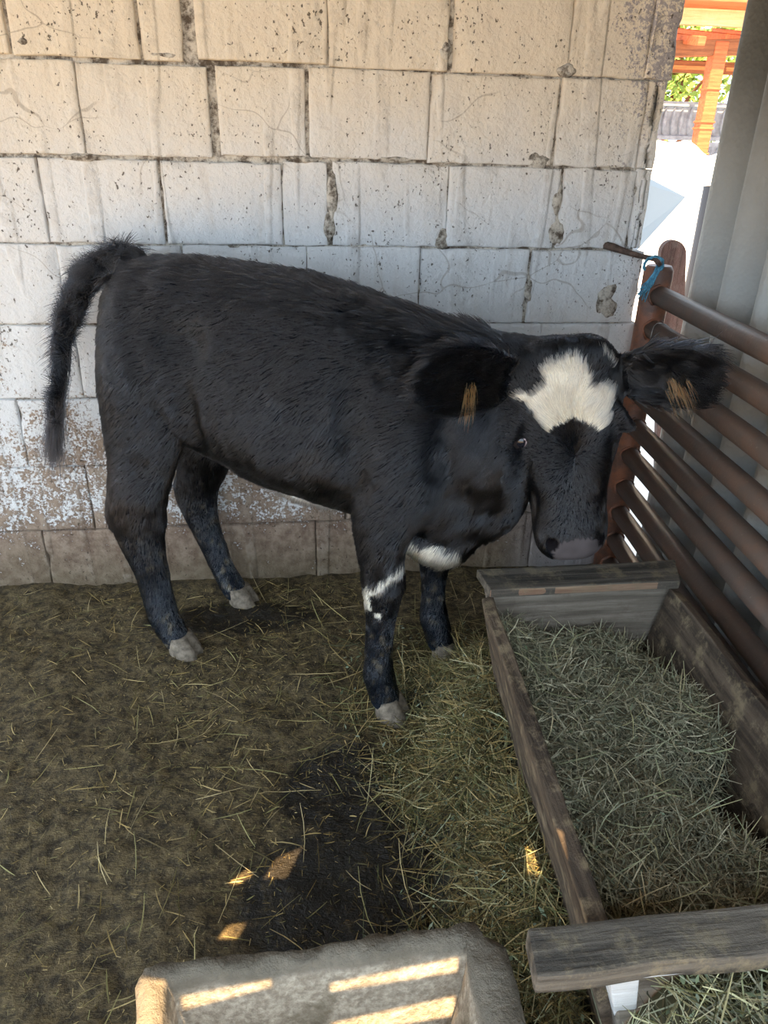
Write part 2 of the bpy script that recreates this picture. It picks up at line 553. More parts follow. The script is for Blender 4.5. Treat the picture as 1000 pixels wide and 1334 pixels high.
# ------------------------------------------------------------------ block wall
wall = MB()
wall.box((-2.6, 0.016, -0.05), (1.088, 0.19, 2.40))
wall.box((1.0, 0.018, -0.05), (1.12, 0.17, 1.14))
wall_o = tag(wall.build('wall_back', M_MORTAR), kind='structure')
CH = 0.23
rows = {   # course (counted from the floor): x of the joints, gap width where it is not 7 mm, right end
    0: ([-1.65, -1.194, -0.851, -0.455, 0.073, 0.491, 0.873], {}, 1.142),
    1: ([-1.45, -1.052, -0.675, -0.262, 0.179, 0.59, 0.874], {}, 1.142),
    2: ([-1.65, -1.25, -0.849, -0.53, -0.2, 0.308, 0.68], {}, 1.142),
    3: ([-1.4, -1.001, -0.643, -0.25, 0.129, 0.453, 0.815], {}, 1.142),
    4: ([-1.36, -1.014, -0.655, -0.304, 0.061, 0.407, 0.755], {0.755: .012}, 1.122),
    5: ([-1.3, -0.947, -0.669, -0.344, -0.005, 0.133, 0.482, 0.826, 1.06], {-0.344: .009, 0.133: .018, 0.826: .012}, 1.104),
    6: ([-1.25, -0.89, -0.534, -0.183, 0.071, 0.415, 0.79, 1.05], {-0.183: .024, 0.071: .010, 0.79: .008}, 1.104),
    7: ([-1.45, -1.07, -0.685, -0.361, -0.234, 0.13, 0.465, 0.803, 1.035], {-0.234: .036, -0.685: .012, -0.361: .009, 0.465: .014}, 1.114),
    8: ([-1.3, -0.9, -0.5, -0.1, 0.28, 0.66, 1.03], {}, 1.114),
    9: ([-1.3, -0.75, -0.35, 0.05, 0.45, 0.85], {}, 1.11),
}
def block(x0, x1, z0, z1, rough, yoff):
    nx = max(8, int((x1 - x0) / 0.022) + 4)
    nz = 13
    sd = rng.uniform(0, 50, 3)
    vs, fs = [], []
    wx, wz = x1 - x0, z1 - z0
    a = np.concatenate([[0, .0035 / wx, .010 / wx], np.linspace(.03 / wx, 1 - .03 / wx, nx - 5), [1 - .010 / wx, 1 - .0035 / wx, 1]])
    b = np.concatenate([[0, .0035 / wz, .010 / wz], np.linspace(.03 / wz, 1 - .03 / wz, nz - 5), [1 - .010 / wz, 1 - .0035 / wz, 1]])
    A, B = np.meshgrid(a, b)
    X = x0 + A * (x1 - x0)
    Z = z0 + B * (z1 - z0)
    P = np.stack([X.ravel(), np.zeros(X.size), Z.ravel()], 1)
    n1 = vnoise(P * 26 + sd) - 0.5
    n2 = vnoise(P * 26 + sd + 31) - 0.5
    n3 = fbm(P * 17 + sd, 2) - 0.5
    A, B = A.ravel(), B.ravel()
    ex = np.minimum(A, 1 - A) * (x1 - x0)
    ez = np.minimum(B, 1 - B) * (z1 - z0)
    e = np.minimum(ex, ez)
    edge = 1 - sstep(0.0, 0.022, e)
    P[:, 0] += n1 * 0.006 * edge * rough
    P[:, 2] += n2 * 0.006 * edge * rough
    chip = sstep(0.20, 0.42, n1 + n3 * 0.6) * edge
    P[:, 1] = yoff + n3 * 0.006 * rough + (1 - sstep(0.0, 0.006, e)) * 0.003 + chip * 0.014 * rough
    n = len(P)
    back = P.copy()
    back[:, 1] = 0.10
    ring = [i for i in range(nx + 1)] + [(k + 1) * (nx + 1) + nx for k in range(nz)] + \
           [nz * (nx + 1) + nx - 1 - i for i in range(nx)] + [(nz - 1 - k) * (nx + 1) for k in range(nz - 1)]
    vs = list(map(tuple, P)) + [tuple(back[i]) for i in ring]
    for k in range(nz):
        for i in range(nx):
            q = k * (nx + 1) + i
            fs.append((q, q + 1, q + nx + 2, q + nx + 1))
    L = len(ring)
    for j in range(L):
        fs.append((ring[j], n + j, n + (j + 1) % L, ring[(j + 1) % L]))
    mb = MB()
    mb.add(vs, fs)
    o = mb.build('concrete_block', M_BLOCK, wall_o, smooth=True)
    return o
for c, (xs, gw, xe) in rows.items():
    ed = [-2.0] + xs + [xe]
    for i in range(len(ed) - 1):
        gl = gw.get(ed[i], 0.0035) / 2
        gr = gw.get(ed[i + 1], 0.0035) / 2 if i < len(ed) - 2 else 0
        low = 0.5 if c < 4 else 1.0
        tilt = 0.0025 * random.uniform(-1, 1)
        gap = 0.0028 if c > 1 else 0.0020
        rough = 1.5 if ed[i] > 0.7 and c > 4 else 0.9
        zt = 0.006 if (c in (6, 7) and -0.3 < ed[i] < 0.1) else 0
        block(ed[i] + gl, ed[i + 1] - gr, c * CH + gap + zt, (c + 1) * CH - gap + tilt - (0.004 if c in (5, 6) and ed[i] < -0.2 else 0),
              rough, random.uniform(-0.003, 0.004))
# smeared mortar lumps in some joints
for (x, z, sx, sz) in [(0.13, 1.20, .02, .05), (0.14, 1.29, .018, .07), (0.47, 1.175, .03, .03), (0.74, 1.40, .04, .03), (0.83, 1.2, .03, .045),
                       (0.80, 1.63, .03, .02), (-0.655, 1.635, .025, .02), (-0.30, 1.625, .04, .012), (0.76, 1.03, .018, .04), (1.02, 1.0, .05, .07),
                       (0.06, 1.385, .05, .012), (-0.55, 1.375, .07, .012), (0.815, 1.29, .02, .05), (0.31, 1.39, .06, .010), (0.45, 1.66, .02, .03)]:
    bm = bmesh.new()
    bmesh.ops.create_icosphere(bm, subdivisions=3, radius=1)
    sd = rng.uniform(0, 40, 3)
    P = np.array([v.co[:] for v in bm.verts])
    nn = fbm(P * 1.6 + sd, 3)
    for v, k in zip(bm.verts, nn):
        s = 0.55 + 0.9 * k
        v.co = Vector((x + v.co.x * sx * s, 0.012 + v.co.y * 0.016 * s, z + v.co.z * sz * s))
    me = bpy.data.meshes.new('mortar_lump')
    bm.to_mesh(me)
    bm.free()
    me.shade_smooth()
    me.materials.append(M_MORTAR)
    o = bpy.data.objects.new('mortar_lump', me)
    COL.objects.link(o)
    o.parent = wall_o

# ------------------------------------------------------------------ corrugated sheet fence beyond the gate
def sheet(name, xa, ya, xb, yb, ztop, pitch, amp):
    d = Vector((xb - xa, yb - ya, 0))
    L = d.length
    d.normalize()
    nrm = Vector((-d.y, d.x, 0))
    n = int(L / pitch * 16)
    vs = []
    th = 0.007
    for k in range(n + 1):
        s = L * k / n
        ph = 2 * math.pi * s / pitch
        off = amp * math.cos(ph)
        p = Vector((xa, ya, 0)) + d * s + nrm * off
        for (z, t) in ((-0.04, -th / 2), (ztop, -th / 2), (ztop, th / 2), (-0.04, th / 2)):
            vs.append(p + nrm * t + Vector((0, 0, z)))
    fs = []
    for k in range(n):
        for j in range(4):
            fs.append((4 * k + j, 4 * k + (j + 1) % 4, 4 * k + 4 + (j + 1) % 4, 4 * k + 4 + j))
    fs.append((3, 2, 1, 0))
    fs.append(tuple(4 * n + j for j in range(4)))
    m = MB()
    m.add(vs, fs)
    return m.build(name, M_SHEET, smooth=True)
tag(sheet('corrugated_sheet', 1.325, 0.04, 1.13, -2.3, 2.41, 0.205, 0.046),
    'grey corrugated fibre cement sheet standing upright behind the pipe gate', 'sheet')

# ------------------------------------------------------------------ pipe gate
GX, GY = 1.15, -0.06
gd = Vector((math.sin(math.radians(5)), math.cos(math.radians(5)), 0))
gate = tag(empty('pipe_gate', (GX, GY, 0)), 'brown steel pipe gate of many level bars beside the wall end', 'gate')
pm = MB()
pm.tube([(GX, GY, -0.02), (GX, GY, 0.5), (GX, GY, 1.098), (GX, GY, 1.112)], [0.045, 0.045, 0.045, 0.036], 24)
at_world(pm.build('post', M_POST, smooth=False), gate)
def gate_pt(s, z, off=0.0):
    return Vector((GX, GY, z)) - gd * s + Vector((gd.y, -gd.x, 0)) * off
zs = [1.027, 0.922, 0.816, 0.705, 0.597, 0.494, 0.375, 0.275, 0.165, 0.065]
for i, z in enumerate(zs):
    m = MB()
    z2 = z + random.uniform(-.004, .004)
    m.tube([gate_pt(-0.01, z), gate_pt(0.7, (z + z2) / 2), gate_pt(2.0, z2)], 0.0295, 18)
    o = m.build('bar', M_PIPE, smooth=True)
    at_world(o, gate)
    wl = MB()
    ring = [gate_pt(0.040 + 0.006 * math.sin(k * 1.7), z) + (Vector((gd.y, -gd.x, 0)) * math.cos(2 * math.pi * k / 14) + Vector((0, 0, 1)) * math.sin(2 * math.pi * k / 14)) * 0.032 for k in range(15)]
    wl.tube(ring, [0.004 + 0.002 * random.random() for _ in ring], 6)
    wl.build('weld', M_POST, o, smooth=True)
pm = MB()
pm.tube([gate_pt(1.98, 0), gate_pt(1.98, 1.1)], 0.045, 20)
at_world(pm.build('post', M_POST, smooth=False), gate)
for o in gate.children:
    if o.name.startswith('post'):
        for f in o.data.polygons:
            f.use_smooth = len(f.vertices) == 4

# iron rod in the wall, blue twine round it and the gate post, wires
m = MB()
m.tube([(0.985, 0.03, 1.163), (1.01, -0.02, 1.158), (1.05, -0.035, 1.146), (1.085, -0.06, 1.138), (1.105, -0.11, 1.137), (1.12, -0.125, 1.12)],
       [0.012, 0.012, 0.009, 0.008, 0.008, 0.007], 8)
tag(m.build('iron_hook', M_IRON, smooth=True), 'rusty iron rod hook sticking out of the block wall near its end', 'hook')
tw = MB()
for k in range(9):
    a = random.uniform(-.004, .004)
    pts = []
    for j in range(13):
        th = math.pi * (1.15 - 1.3 * j / 12)
        pts.append((1.105 + 0.030 * math.cos(th) + a, -0.108 + random.uniform(-.006, .002) + a, 1.118 + 0.026 * math.sin(th) + random.uniform(-.004, .004)))
    tw.tube(pts, 0.0022, 5)
for k in range(16):
    x = 1.128 + random.uniform(-.010, .008)
    tw.tube([(x, -0.108 + random.uniform(-.006, .004), 1.122), (x - 0.012, -0.114, 1.095), (1.10 + random.uniform(-.016, .012), -0.112 + random.uniform(-.008, .008), 1.062),
             (1.085 + random.uniform(-.02, .012), -0.112 + random.uniform(-.008, .008), 1.03 + random.uniform(-.02, .02))], 0.0018, 4)
tag(tw.build('blue_twine', M_TWINE, smooth=True), 'frayed blue twine looped round the rod at the gate post top', 'twine')
m = MB()
m.tube([gate_pt(0.10 + 0.012 * math.sin(k), 0.922) + (Vector((gd.y, -gd.x, 0)) * math.cos(2 * math.pi * k / 16) + Vector((0, 0, 1)) * math.sin(2 * math.pi * k / 16)) * 0.0315 for k in range(17)], 0.0016, 5)
tag(m.build('wire_tie', M_WIRE, smooth=True), 'thin wire ring twisted round the second bar of the gate', 'wire')

# brown rounded board behind the gate
m = MB()
n = 14
prof = [(-.045, 0.0), (.045, 0.0), (.045, 1.12)] + [(.045 * math.cos(math.pi * k / n), 1.12 + .045 * math.sin(math.pi * k / n)) for k in range(1, n)] + [(-.045, 1.12)]
lean = lambda x, z: (x * 1.0 + 1.52 - .20 * z, .20 - .05 * z)
vs = [(*lean(x, z), z) for x, z in prof] + [(lean(x, z)[0], lean(x, z)[1] + .025, z) for x, z in prof]
k = len(prof)
fs = [tuple(range(k)), tuple(range(2 * k - 1, k - 1, -1))] + [(i, i + k, (i + 1) % k + k, (i + 1) % k) for i in range(k)]
m.add(vs, fs)
o = m.build('rounded_board', M_BROWNBOARD)
o.data.flip_normals()
tag(o, 'dark red brown board with rounded top leaning behind the gate post', 'board')

# ------------------------------------------------------------------ outdoors, seen through the gap
m = MB()
m.add([(1.37, 0.62, 1.345), (1.54, 0.60, 1.275), (1.30, 0.60, 0.98), (1.20, 0.62, 1.0), (1.2, .62, 1.36),
       (1.37, 0.635, 1.345), (1.54, 0.615, 1.275), (1.30, 0.615, 0.98), (1.20, 0.635, 1.0), (1.2, .635, 1.36)],
      [(0, 1, 2, 3, 4), (9, 8, 7, 6, 5), (0, 5, 6, 1), (1, 6, 7, 2), (2, 7, 8, 3), (3, 8, 9, 4), (4, 9, 5, 0)])
pn = tag(empty('white_panel', (1.25, 0.62, 0)), 'slanting white sheet panel behind the end of the wall', 'panel')
at_world(m.build('sheet', M_WHITESHEET), pn)
m = MB()
m.tube([(1.215, 0.645, -0.05), (1.215, 0.645, 1.33)], 0.018, 10)
at_world(m.build('stake', M_IRON, smooth=True), pn)

pav = tag(empty('timber_pavilion', (4.6, 6.1, 0)), 'orange timber pavilion with square posts across the yard', 'pavilion')
def pav_box(name, lo, hi, mat, rot=None, bevel=0.006):
    b_ = MB()
    if rot:
        c_ = Vector([(a + b) / 2 for a, b in zip(lo, hi)])
        Mx = Matrix.Translation(c_) @ rot @ Matrix.Translation(-c_)
        b_.box(lo, hi, Mx)
    else:
        b_.box(lo, hi)
    return at_world(b_.build(name, mat, bevel=bevel, seg=1), pav)
for px, py in ((4.42, 6.0), (7.2, 6.0), (4.42, 8.6), (7.2, 8.6)):
    pav_box('post', (px - .07, py - .07, -0.05), (px + .07, py + .07, 2.45), M_ORANGE)
    for zb in (1.72, 1.66, 2.02, 1.42):
        pav_box('collar', (px - .082, py - .082, zb), (px + .082, py + .082, zb + .022), M_ORANGE)
for py in (6.0, 8.6):
    pav_box('beam', (3.2, py - .06, 2.40), (8.0, py + .06, 2.54), M_DARKWOOD, Matrix.Rotation(math.radians(-3.5), 4, 'Y') if py == 6 else None)
pav_box('plate', (3.0, 5.95, 2.58), (8.0, 6.05, 2.72), M_LIGHTWOOD)
for k in range(7):
    y0 = 5.6 + k * 0.5
    pav_box('roof_board', (2.8, y0, 2.72 + k * .09), (8.2, y0 + .52, 2.745 + k * .09), M_ORANGE)
for k in range(6):
    pav_box('rafter', (3.1 + k * .9, 5.6, 2.62), (3.18 + k * .9, 8.9, 2.70), M_ORANGE, Matrix.Rotation(math.radians(9), 4, 'X'))

fen = tag(empty('concrete_fence', (6, 9.4, 0)), 'grey concrete panel fence with pierced lens pattern across the yard', 'fence')
for k in range(5):
    x0 = 3.4 + k * 2.02
    b_ = MB(); b_.box((x0 - .06, 9.32, -.05), (x0 + .06, 9.46, 2.2))
    at_world(b_.build('fence_post', M_FENCE, bevel=.01, seg=1), fen)
    if k == 4: break
    for j in range(4):
        b_ = MB()
        z0 = j * 0.52 + 0.05
        b_.box((x0 + .06, 9.38, z0), (x0 + 1.96, 9.42, z0 + .50))
        b_.box((x0 + .06, 9.35, z0), (x0 + 1.96, 9.38, z0 + .055))
        b_.box((x0 + .06, 9.35, z0 + .44), (x0 + 1.96, 9.38, z0 + .50))
        for i in range(14):
            cx = x0 + .16 + i * .13
            lens = [(cx + .042 * math.sin(math.pi * q / 8) * s, z0 + .07 + .36 * q / 8) for s, rngq in ((1, range(9)), (-1, range(7, 0, -1))) for q in rngq]
            L = len(lens)
            b_.add([(x, 9.38, z) for x, z in lens] + [(cx + (x - cx) * .5, 9.345, z) for x, z in lens],
                   [tuple(range(L, 2 * L))] + [(q, (q + 1) % L, L + (q + 1) % L, L + q) for q in range(L)])
        at_world(b_.build('panel', M_FENCE), fen)

# tree behind the fence
tree = tag(empty('leafy_tree', (6.6, 11.5, 0)), 'sunlit green leafy tree standing behind the grey concrete fence', 'tree')
b_ = MB()
b_.tube([(6.6, 11.5, -.05), (6.5, 11.5, 1.2), (6.7, 11.4, 2.4), (6.4, 11.3, 3.6)], [.14, .11, .09, .04], 10)
for k in range(9):
    a = k * 2.4
    b_.tube([(6.6, 11.45, 1.4 + k * .2), (6.6 + .7 * math.cos(a), 11.45 + .7 * math.sin(a), 1.9 + k * .22), (6.6 + 1.3 * math.cos(a), 11.45 + 1.2 * math.sin(a), 2.2 + k * .25)], [.05, .03, .01], 6)
at_world(b_.build('trunk', M_DARKWOOD, smooth=True), tree)
N = 5000
cen = V3([6.6, 11.4, 3.0]) + rng.normal(0, 1, (N, 3)) * V3([1.0, .7, .75])
d1 = rng.normal(0, 1, (N, 3)); d1 /= np.linalg.norm(d1, axis=1)[:, None]
d2 = np.cross(d1, rng.normal(0, 1, (N, 3))); d2 /= np.linalg.norm(d2, axis=1)[:, None]
sz = rng.uniform(.05, .10, N)[:, None]
vv = np.stack([cen - d1 * sz, cen + d2 * sz * .5, cen + d1 * sz, cen - d2 * sz * .5], 1).reshape(-1, 3)
cc = np.repeat(V3([.30, .40, .08]) * rng.uniform(.6, 1.5, (N, 1)), 4, 0)
o = mesh_np('foliage', vv, np.arange(4 * N).reshape(-1, 4), M_HAY, cc)
o['kind'] = 'stuff'
at_world(o, tree)

# white covered heap, bricks under it, dark tub beside the sheet
hx, hy = 3.15, 4.3
def heap_h(x, y):
    p = np.stack([x, y, np.zeros_like(x)], 1)
    r_ = np.sqrt(((x - hx) / .95) ** 2 + ((y - hy) / .6) ** 2)
    return -0.03 + (1.50 + (fbm(p * 3, 3) - .5) * .35) * (1 - sstep(.75, 1.0, r_)) * (1 - .1 * r_)
tag(heightfield('covered_heap', hx - 1.0, hx + 1.0, hy - .65, hy + .65, 60, 40, heap_h, M_TARP),
    'big heap under a glaring white cover out in the yard', 'heap')
for k, (bx, by, bz) in enumerate([(2.42, 3.3, -0.045), (2.66, 3.32, -0.045), (2.52, 3.32, 0.035)]):
    b_ = MB()
    b_.box((bx, by, bz), (bx + .22, by + .11, bz + .075))
    tag(b_.build('brick', M_BRICK, bevel=.004, seg=1), ['loose orange brick left of its pair on the yard beyond the gate', 'loose orange brick right of its pair on the yard beyond the gate',
        'loose orange brick lying on top of two others in the yard'][k], 'brick', 'loose bricks in the yard')
tub = tag(empty('dark_tub', (1.93, 0.95, 0)), 'dark tub with thin pale rods just past the corrugated sheet edge', 'tub')
b_ = MB()
b_.tube([(1.93, .95, -.045), (1.93, .95, .3), (1.93, .95, .8), (1.93, .95, 1.30), (1.93, .95, 1.30), (1.93, .95, 1.0)], [.08, .10, .115, .12, .11, .10], 20, cap=False)
at_world(b_.build('shell', M_DARK, smooth=True), tub)
for k in range(4):
    b_ = MB()
    b_.tube([(1.84 + k * .03, .93, 1.02), (1.80 + k * .03, .80, 1.24), (1.86 + k * .03, .76, 1.30)], .005, 6)
    at_world(b_.build('rod', M_TARP, smooth=True), tub)

# ------------------------------------------------------------------ wooden feed trough
tr = tag(empty('wooden_trough', (0.66, -1.28, 0)), 'long weathered wooden feed trough half full of hay beside the gate', 'trough')
ZR, ZB = 0.48, 0.10
def slab(corners, thick_vec, name, mat, bevel=0.004, sub=6, wob=0.004):
    """board from four corners (a,b,c,d) and a thickness vector; long edges get a little waviness"""
    a, b, c, d = [V3(q, float) for q in corners]
    t = V3(thick_vec, float)
    n1, n2 = sub, 3
    fr = []
    for j in range(n2 + 1):
        for i in range(n1 + 1):
            s, u = i / n1, j / n2
            fr.append((a * (1 - s) + b * s) * (1 - u) + (d * (1 - s) + c * s) * u)
    fr = np.array(fr)
    sd = rng.uniform(0, 30, 3)
    wv = np.stack([vnoise(fr * 9 + sd), vnoise(fr * 9 + sd + 7), vnoise(fr * 9 + sd + 13)], 1) - .5
    fr = fr + wv * wob * 2
    bk = fr + t
    n = len(fr)
    fs = []
    for j in range(n2):
        for i in range(n1):
            q = j * (n1 + 1) + i
            fs.append((q, q + 1, q + n1 + 2, q + n1 + 1))
            fs.append((n + q, n + q + n1 + 1, n + q + n1 + 2, n + q + 1))
    ring = list(range(n1 + 1)) + [j * (n1 + 1) + n1 for j in range(1, n2 + 1)] + [n2 * (n1 + 1) + i for i in range(n1 - 1, -1, -1)] + [j * (n1 + 1) for j in range(n2 - 1, 0, -1)]
    for q in range(len(ring)):
        i, j = ring[q], ring[(q + 1) % len(ring)]
        fs.append((i, i + n, j + n, j))
    mb = MB()
    mb.add(fr, fs)
    mb.v += [tuple(x) for x in bk]
    o = mb.build(name, mat, bevel=bevel)
    return at_world(o, tr)
# rim: left inner (.457,-.90)->(.407,-1.73); right inner (.899,-.90)->(.856,-1.73)
slab([(.457, -.905, ZR), (.407, -1.74, ZR), (.49, -1.74, ZB), (.54, -.905, ZB)], (-.028, -.002, -.006), 'side_board', M_BOARD, sub=12)
slab([(.899, -.905, ZR), (.856, -1.74, ZR), (.77, -1.74, ZB), (.815, -.905, ZB)], (.024, .0, -.006), 'side_board', M_BOARD, sub=12)
slab([(.54, -.89, ZB), (.815, -.89, ZB), (.775, -1.75, ZB), (.485, -1.75, ZB)], (0, 0, -.022), 'bottom_board', M_BOARD)
slab([(.445, -.893, ZR + .003), (.915, -.893, ZR + .003), (.825, -.893, ZB), (.53, -.893, ZB)], (0, .024, 0), 'end_board', M_END)
slab([(.395, -1.735, ZR), (.875, -1.735, ZR), (.785, -1.735, ZB), (.475, -1.735, ZB)], (0, -.024, 0), 'end_board', M_END)
far_plank = slab([(.436, -.824, .507), (.948, -.824, .507), (.912, -.919, .507), (.446, -.919, .507)], (0, 0, -.023), 'top_plank', M_PLANK, bevel=.003, wob=.002)
o = slab([(.446, -.9195, .504), (.912, -.9195, .504), (.912, -.9195, .486), (.446, -.9195, .486)], (0, .002, 0), 'plank_edge', M_CUT, bevel=.0005, wob=.0005)
o['label'] = 'reddish worn front edge of the far plank'
o.matrix_parent_inverse.identity()
o.parent = far_plank
o = slab([(.284, -1.740, .512), (.93, -1.735, .512), (.93, -1.802, .507), (.278, -1.802, .505)], (0, 0, -.036), 'top_plank', M_PLANK, bevel=.006, wob=.004, sub=16)
o = slab([(.40, -1.800, .478), (.93, -1.800, .478), (.93, -1.772, .452), (.40, -1.772, .452)], (0, .010, .006), 'batten', M_PALE, bevel=.001, wob=.001)
o['label'] = 'white painted batten under the near plank'
slab([(.382, -1.79, .470), (.424, -1.79, .470), (.468, -1.752, .30), (.436, -1.752, .30)], (0, .045, 0), 'brace', M_PALE, bevel=.003, wob=.001)
for lx, ly in ((.53, -.87), (.80, -.87), (.50, -1.70), (.77, -1.70)):
    b_ = MB()
    b_.box((lx - .022, ly - .022, -.02), (lx + .022, ly + .022, ZB - .01))
    at_world(b_.build('leg', M_PLANK, bevel=.003, seg=1), tr)

# ------------------------------------------------------------------ concrete trough in the foreground
ct = MB()
def ring_pts(z, o, jit, sd):
    """outline of the trough: o = 0 outer edge, 1 inner edge of the rim"""
    co = [(-.262, -2.25), (.335, -2.25), (.312, -1.62), (.270, -1.580), (-.256, -1.592)]
    ci = [(-.200, -2.19), (.232, -2.19), (.242, -1.65), (.248, -1.618), (-.206, -1.630)]
    c_ = [(p[0] + (q[0] - p[0]) * o, p[1] + (q[1] - p[1]) * o) for p, q in zip(co, ci)]
    out = []
    for (a_, b__), n__ in zip(zip(c_, c_[1:] + c_[:1]), (44, 40, 6, 44, 40)):
        for s in np.linspace(0, 1, n__)[:-1]:
            out.append((a_[0] * (1 - s) + b__[0] * s, a_[1] * (1 - s) + b__[1] * s, z))
    P = np.array(out)
    dn = np.stack([vnoise(P * 30 + sd), vnoise(P * 30 + sd + 9), vnoise(P * 30 + sd + 21)], 1) - .5
    dn2 = np.stack([vnoise(P * 75 + sd), vnoise(P * 75 + sd + 9), vnoise(P * 75 + sd + 21)], 1) - .5
    return P + (dn + dn2 * .22) * jit
levels = [(-.03, 0.0, .006), (.12, 0.0, .010), (.25, .0, .016), (.288, .06, .020), (.300, .25, .020), (.300, .70, .020), (.291, .93, .014), (.26, 1.04, .008), (.16, 1.25, .008), (.075, 1.6, .008), (.065, 2.1, .006)]
rp = [ring_pts(z, o_, j_, rng.uniform(0, 9, 3)) for z, o_, j_ in levels]
L = len(rp[0])
vs = np.concatenate(rp)
fs = [(k * L + j, k * L + (j + 1) % L, (k + 1) * L + (j + 1) % L, (k + 1) * L + j) for k in range(len(rp) - 1) for j in range(L)]
fs.append(tuple((len(rp) - 1) * L + j for j in range(L)))
ct.add(vs, fs)
o = ct.build('concrete_trough', M_CONC, smooth=True)
tag(o, 'rough grey cast concrete trough with sunlit streaks at the bottom edge', 'trough')

# ------------------------------------------------------------------ hay and straw
def blades(n, xy, hf, length, width, pitch, palette, lift=0.0, seg=3, bend=.35):
    """thin bent ribbons scattered on a surface; returns verts, quads, colours"""
    x, y = xy(n)
    n = len(x)
    z = hf(x, y) + rng.uniform(0, 1, n) * lift
    ln = rng.uniform(length[0], length[1], n) * rng.uniform(.6, 1.0, n)
    az = rng.uniform(0, 2 * np.pi, n)
    pt = rng.normal(pitch[0], pitch[1], n)
    d = np.stack([np.cos(az) * np.cos(pt), np.sin(az) * np.cos(pt), np.sin(pt)], 1)
    side = np.stack([-np.sin(az), np.cos(az), rng.normal(0, .6, n)], 1)
    side /= np.linalg.norm(side, axis=1)[:, None]
    c = np.stack([x, y, z], 1)
    bd = rng.normal(0, bend, (n, 1)) * np.cross(d, side) + rng.normal(0, bend, (n, 1)) * side
    wd = rng.uniform(width[0], width[1], n)[:, None]
    pts = []
    for k in range(seg + 1):
        s = k / seg - .5
        p = c + d * (ln[:, None] * s) + bd * (ln[:, None] * (s * s - .08))
        wk = wd * (1 - .55 * abs(2 * s) ** 3)
        pts += [p - side * wk * .5, p + side * wk * .5]
    vv = np.stack(pts, 1)
    base = np.arange(n)[:, None] * (2 * (seg + 1))
    fs = np.concatenate([base + V3([2 * k, 2 * k + 1, 2 * k + 3, 2 * k + 2]) for k in range(seg)], 0)
    pal = np.array(palette)
    col = pal[rng.integers(0, len(pal), n)] * rng.uniform(.65, 1.3, (n, 1))
    low = hf(vv[:, :, 0].ravel(), vv[:, :, 1].ravel()).reshape(vv.shape[:2]) + .0015
    vv[:, :, 2] = np.maximum(vv[:, :, 2], low)
    return vv.reshape(-1, 3), fs, np.repeat(col, 2 * (seg + 1), 0)

def leaves(n, xy, hf, size, palette, lift=0.0):
    x, y = xy(n)
    n = len(x)
    c = np.stack([x, y, hf(x, y) + .003 + rng.uniform(0, 1, n) * lift], 1)
    az = rng.uniform(0, 2 * np.pi, n)
    d1 = np.stack([np.cos(az), np.sin(az), rng.normal(0, .5, n)], 1)
    d2 = np.stack([-np.sin(az), np.cos(az), rng.normal(0, .5, n)], 1)
    s = rng.uniform(size[0], size[1], n)[:, None]
    vv = np.stack([c - d1 * s, c + d2 * s * .35, c + d1 * s, c - d2 * s * .35], 1).reshape(-1, 3)
    pal = np.array(palette)
    col = pal[rng.integers(0, len(pal), n)] * rng.uniform(.7, 1.3, (n, 1))
    return vv, np.arange(4 * n).reshape(-1, 4), np.repeat(col, 4, 0)

def scatter(name, sets, label=None, cat=None, base=None):
    vs, fs, cs, b = [], [], [], 0
    for v, f, c in sets:
        vs.append(v); fs.append(f + b); cs.append(c); b += len(v)
    o = mesh_np(name, np.concatenate(vs), np.concatenate(fs), M_HAY, np.concatenate(cs))
    tag(o, label, cat, kind='stuff')
    return o

def mound(x0, x1, y0, y1, nx, ny, hf, col):
    xs, ys = np.linspace(x0, x1, nx), np.linspace(y0, y1, ny)
    gx, gy = np.meshgrid(xs, ys)
    P = np.stack([gx.ravel(), gy.ravel(), hf(gx.ravel(), gy.ravel())], 1)
    i = (np.arange(ny - 1)[:, None] * nx + np.arange(nx - 1)[None, :]).ravel()
    F = np.stack([i, i + 1, i + nx + 1, i + nx], 1)
    return P, F, np.tile(V3(col), (len(P), 1)) * rng.uniform(.6, 1.4, (len(P), 1))

OLIVE = [(.28, .205, .075), (.38, .28, .11), (.16, .125, .05), (.46, .35, .16), (.10, .075, .033), (.22, .20, .08)]
GREEN = [(.11, .115, .043), (.175, .17, .07), (.065, .072, .03), (.28, .25, .115), (.045, .041, .019), (.38, .34, .18), (.09, .07, .032)]
SAGE = [(.31, .31, .205), (.45, .43, .30), (.17, .18, .115), (.58, .55, .39), (.10, .097, .062), (.35, .355, .25), (.24, .205, .125)]
PALE = [(.50, .48, .27), (.43, .46, .29), (.55, .49, .30), (.38, .41, .23)]
LEAF = [(.20, .25, .16), (.27, .32, .23), (.15, .19, .11)]
STRAW = [(.45, .36, .17), (.37, .31, .13), (.31, .28, .12), (.52, .42, .22)]

def u_xy(x0, x1, y0, y1):
    return lambda n: (rng.uniform(x0, x1, n), rng.uniform(y0, y1, n))

# straw trodden into the floor (thin), thicker towards the trough
def floor_xy(n):
    x, y = rng.uniform(-1.9, 1.05, n * 3), rng.uniform(-1.9, -.05, n * 3)
    p = np.stack([x, y, np.zeros_like(x)], 1)
    dens = sstep(.30, .72, fbm(p * 3.2 + 5, 3)) * .55 + .22
    pud = np.exp(-(((x - .05) / .28) ** 2 + ((y + 1.25) / .22) ** 2)) + np.exp(-(((x + .2) / .3) ** 2 + ((y + .24) / .09) ** 2))
    dens *= 1 - .8 * np.clip(pud, 0, 1)
    keep = rng.uniform(0, 1, n * 3) < dens
    return x[keep][:n], y[keep][:n]
def right_xy(n):
    x, y = rng.uniform(.05, .72, n * 3), rng.uniform(-1.55, -.35, n * 3)
    keep = rng.uniform(0, 1, n * 3) < sstep(-.0, .42, x - .02 + .12 * np.sin(y * 7))
    return x[keep][:n], y[keep][:n]
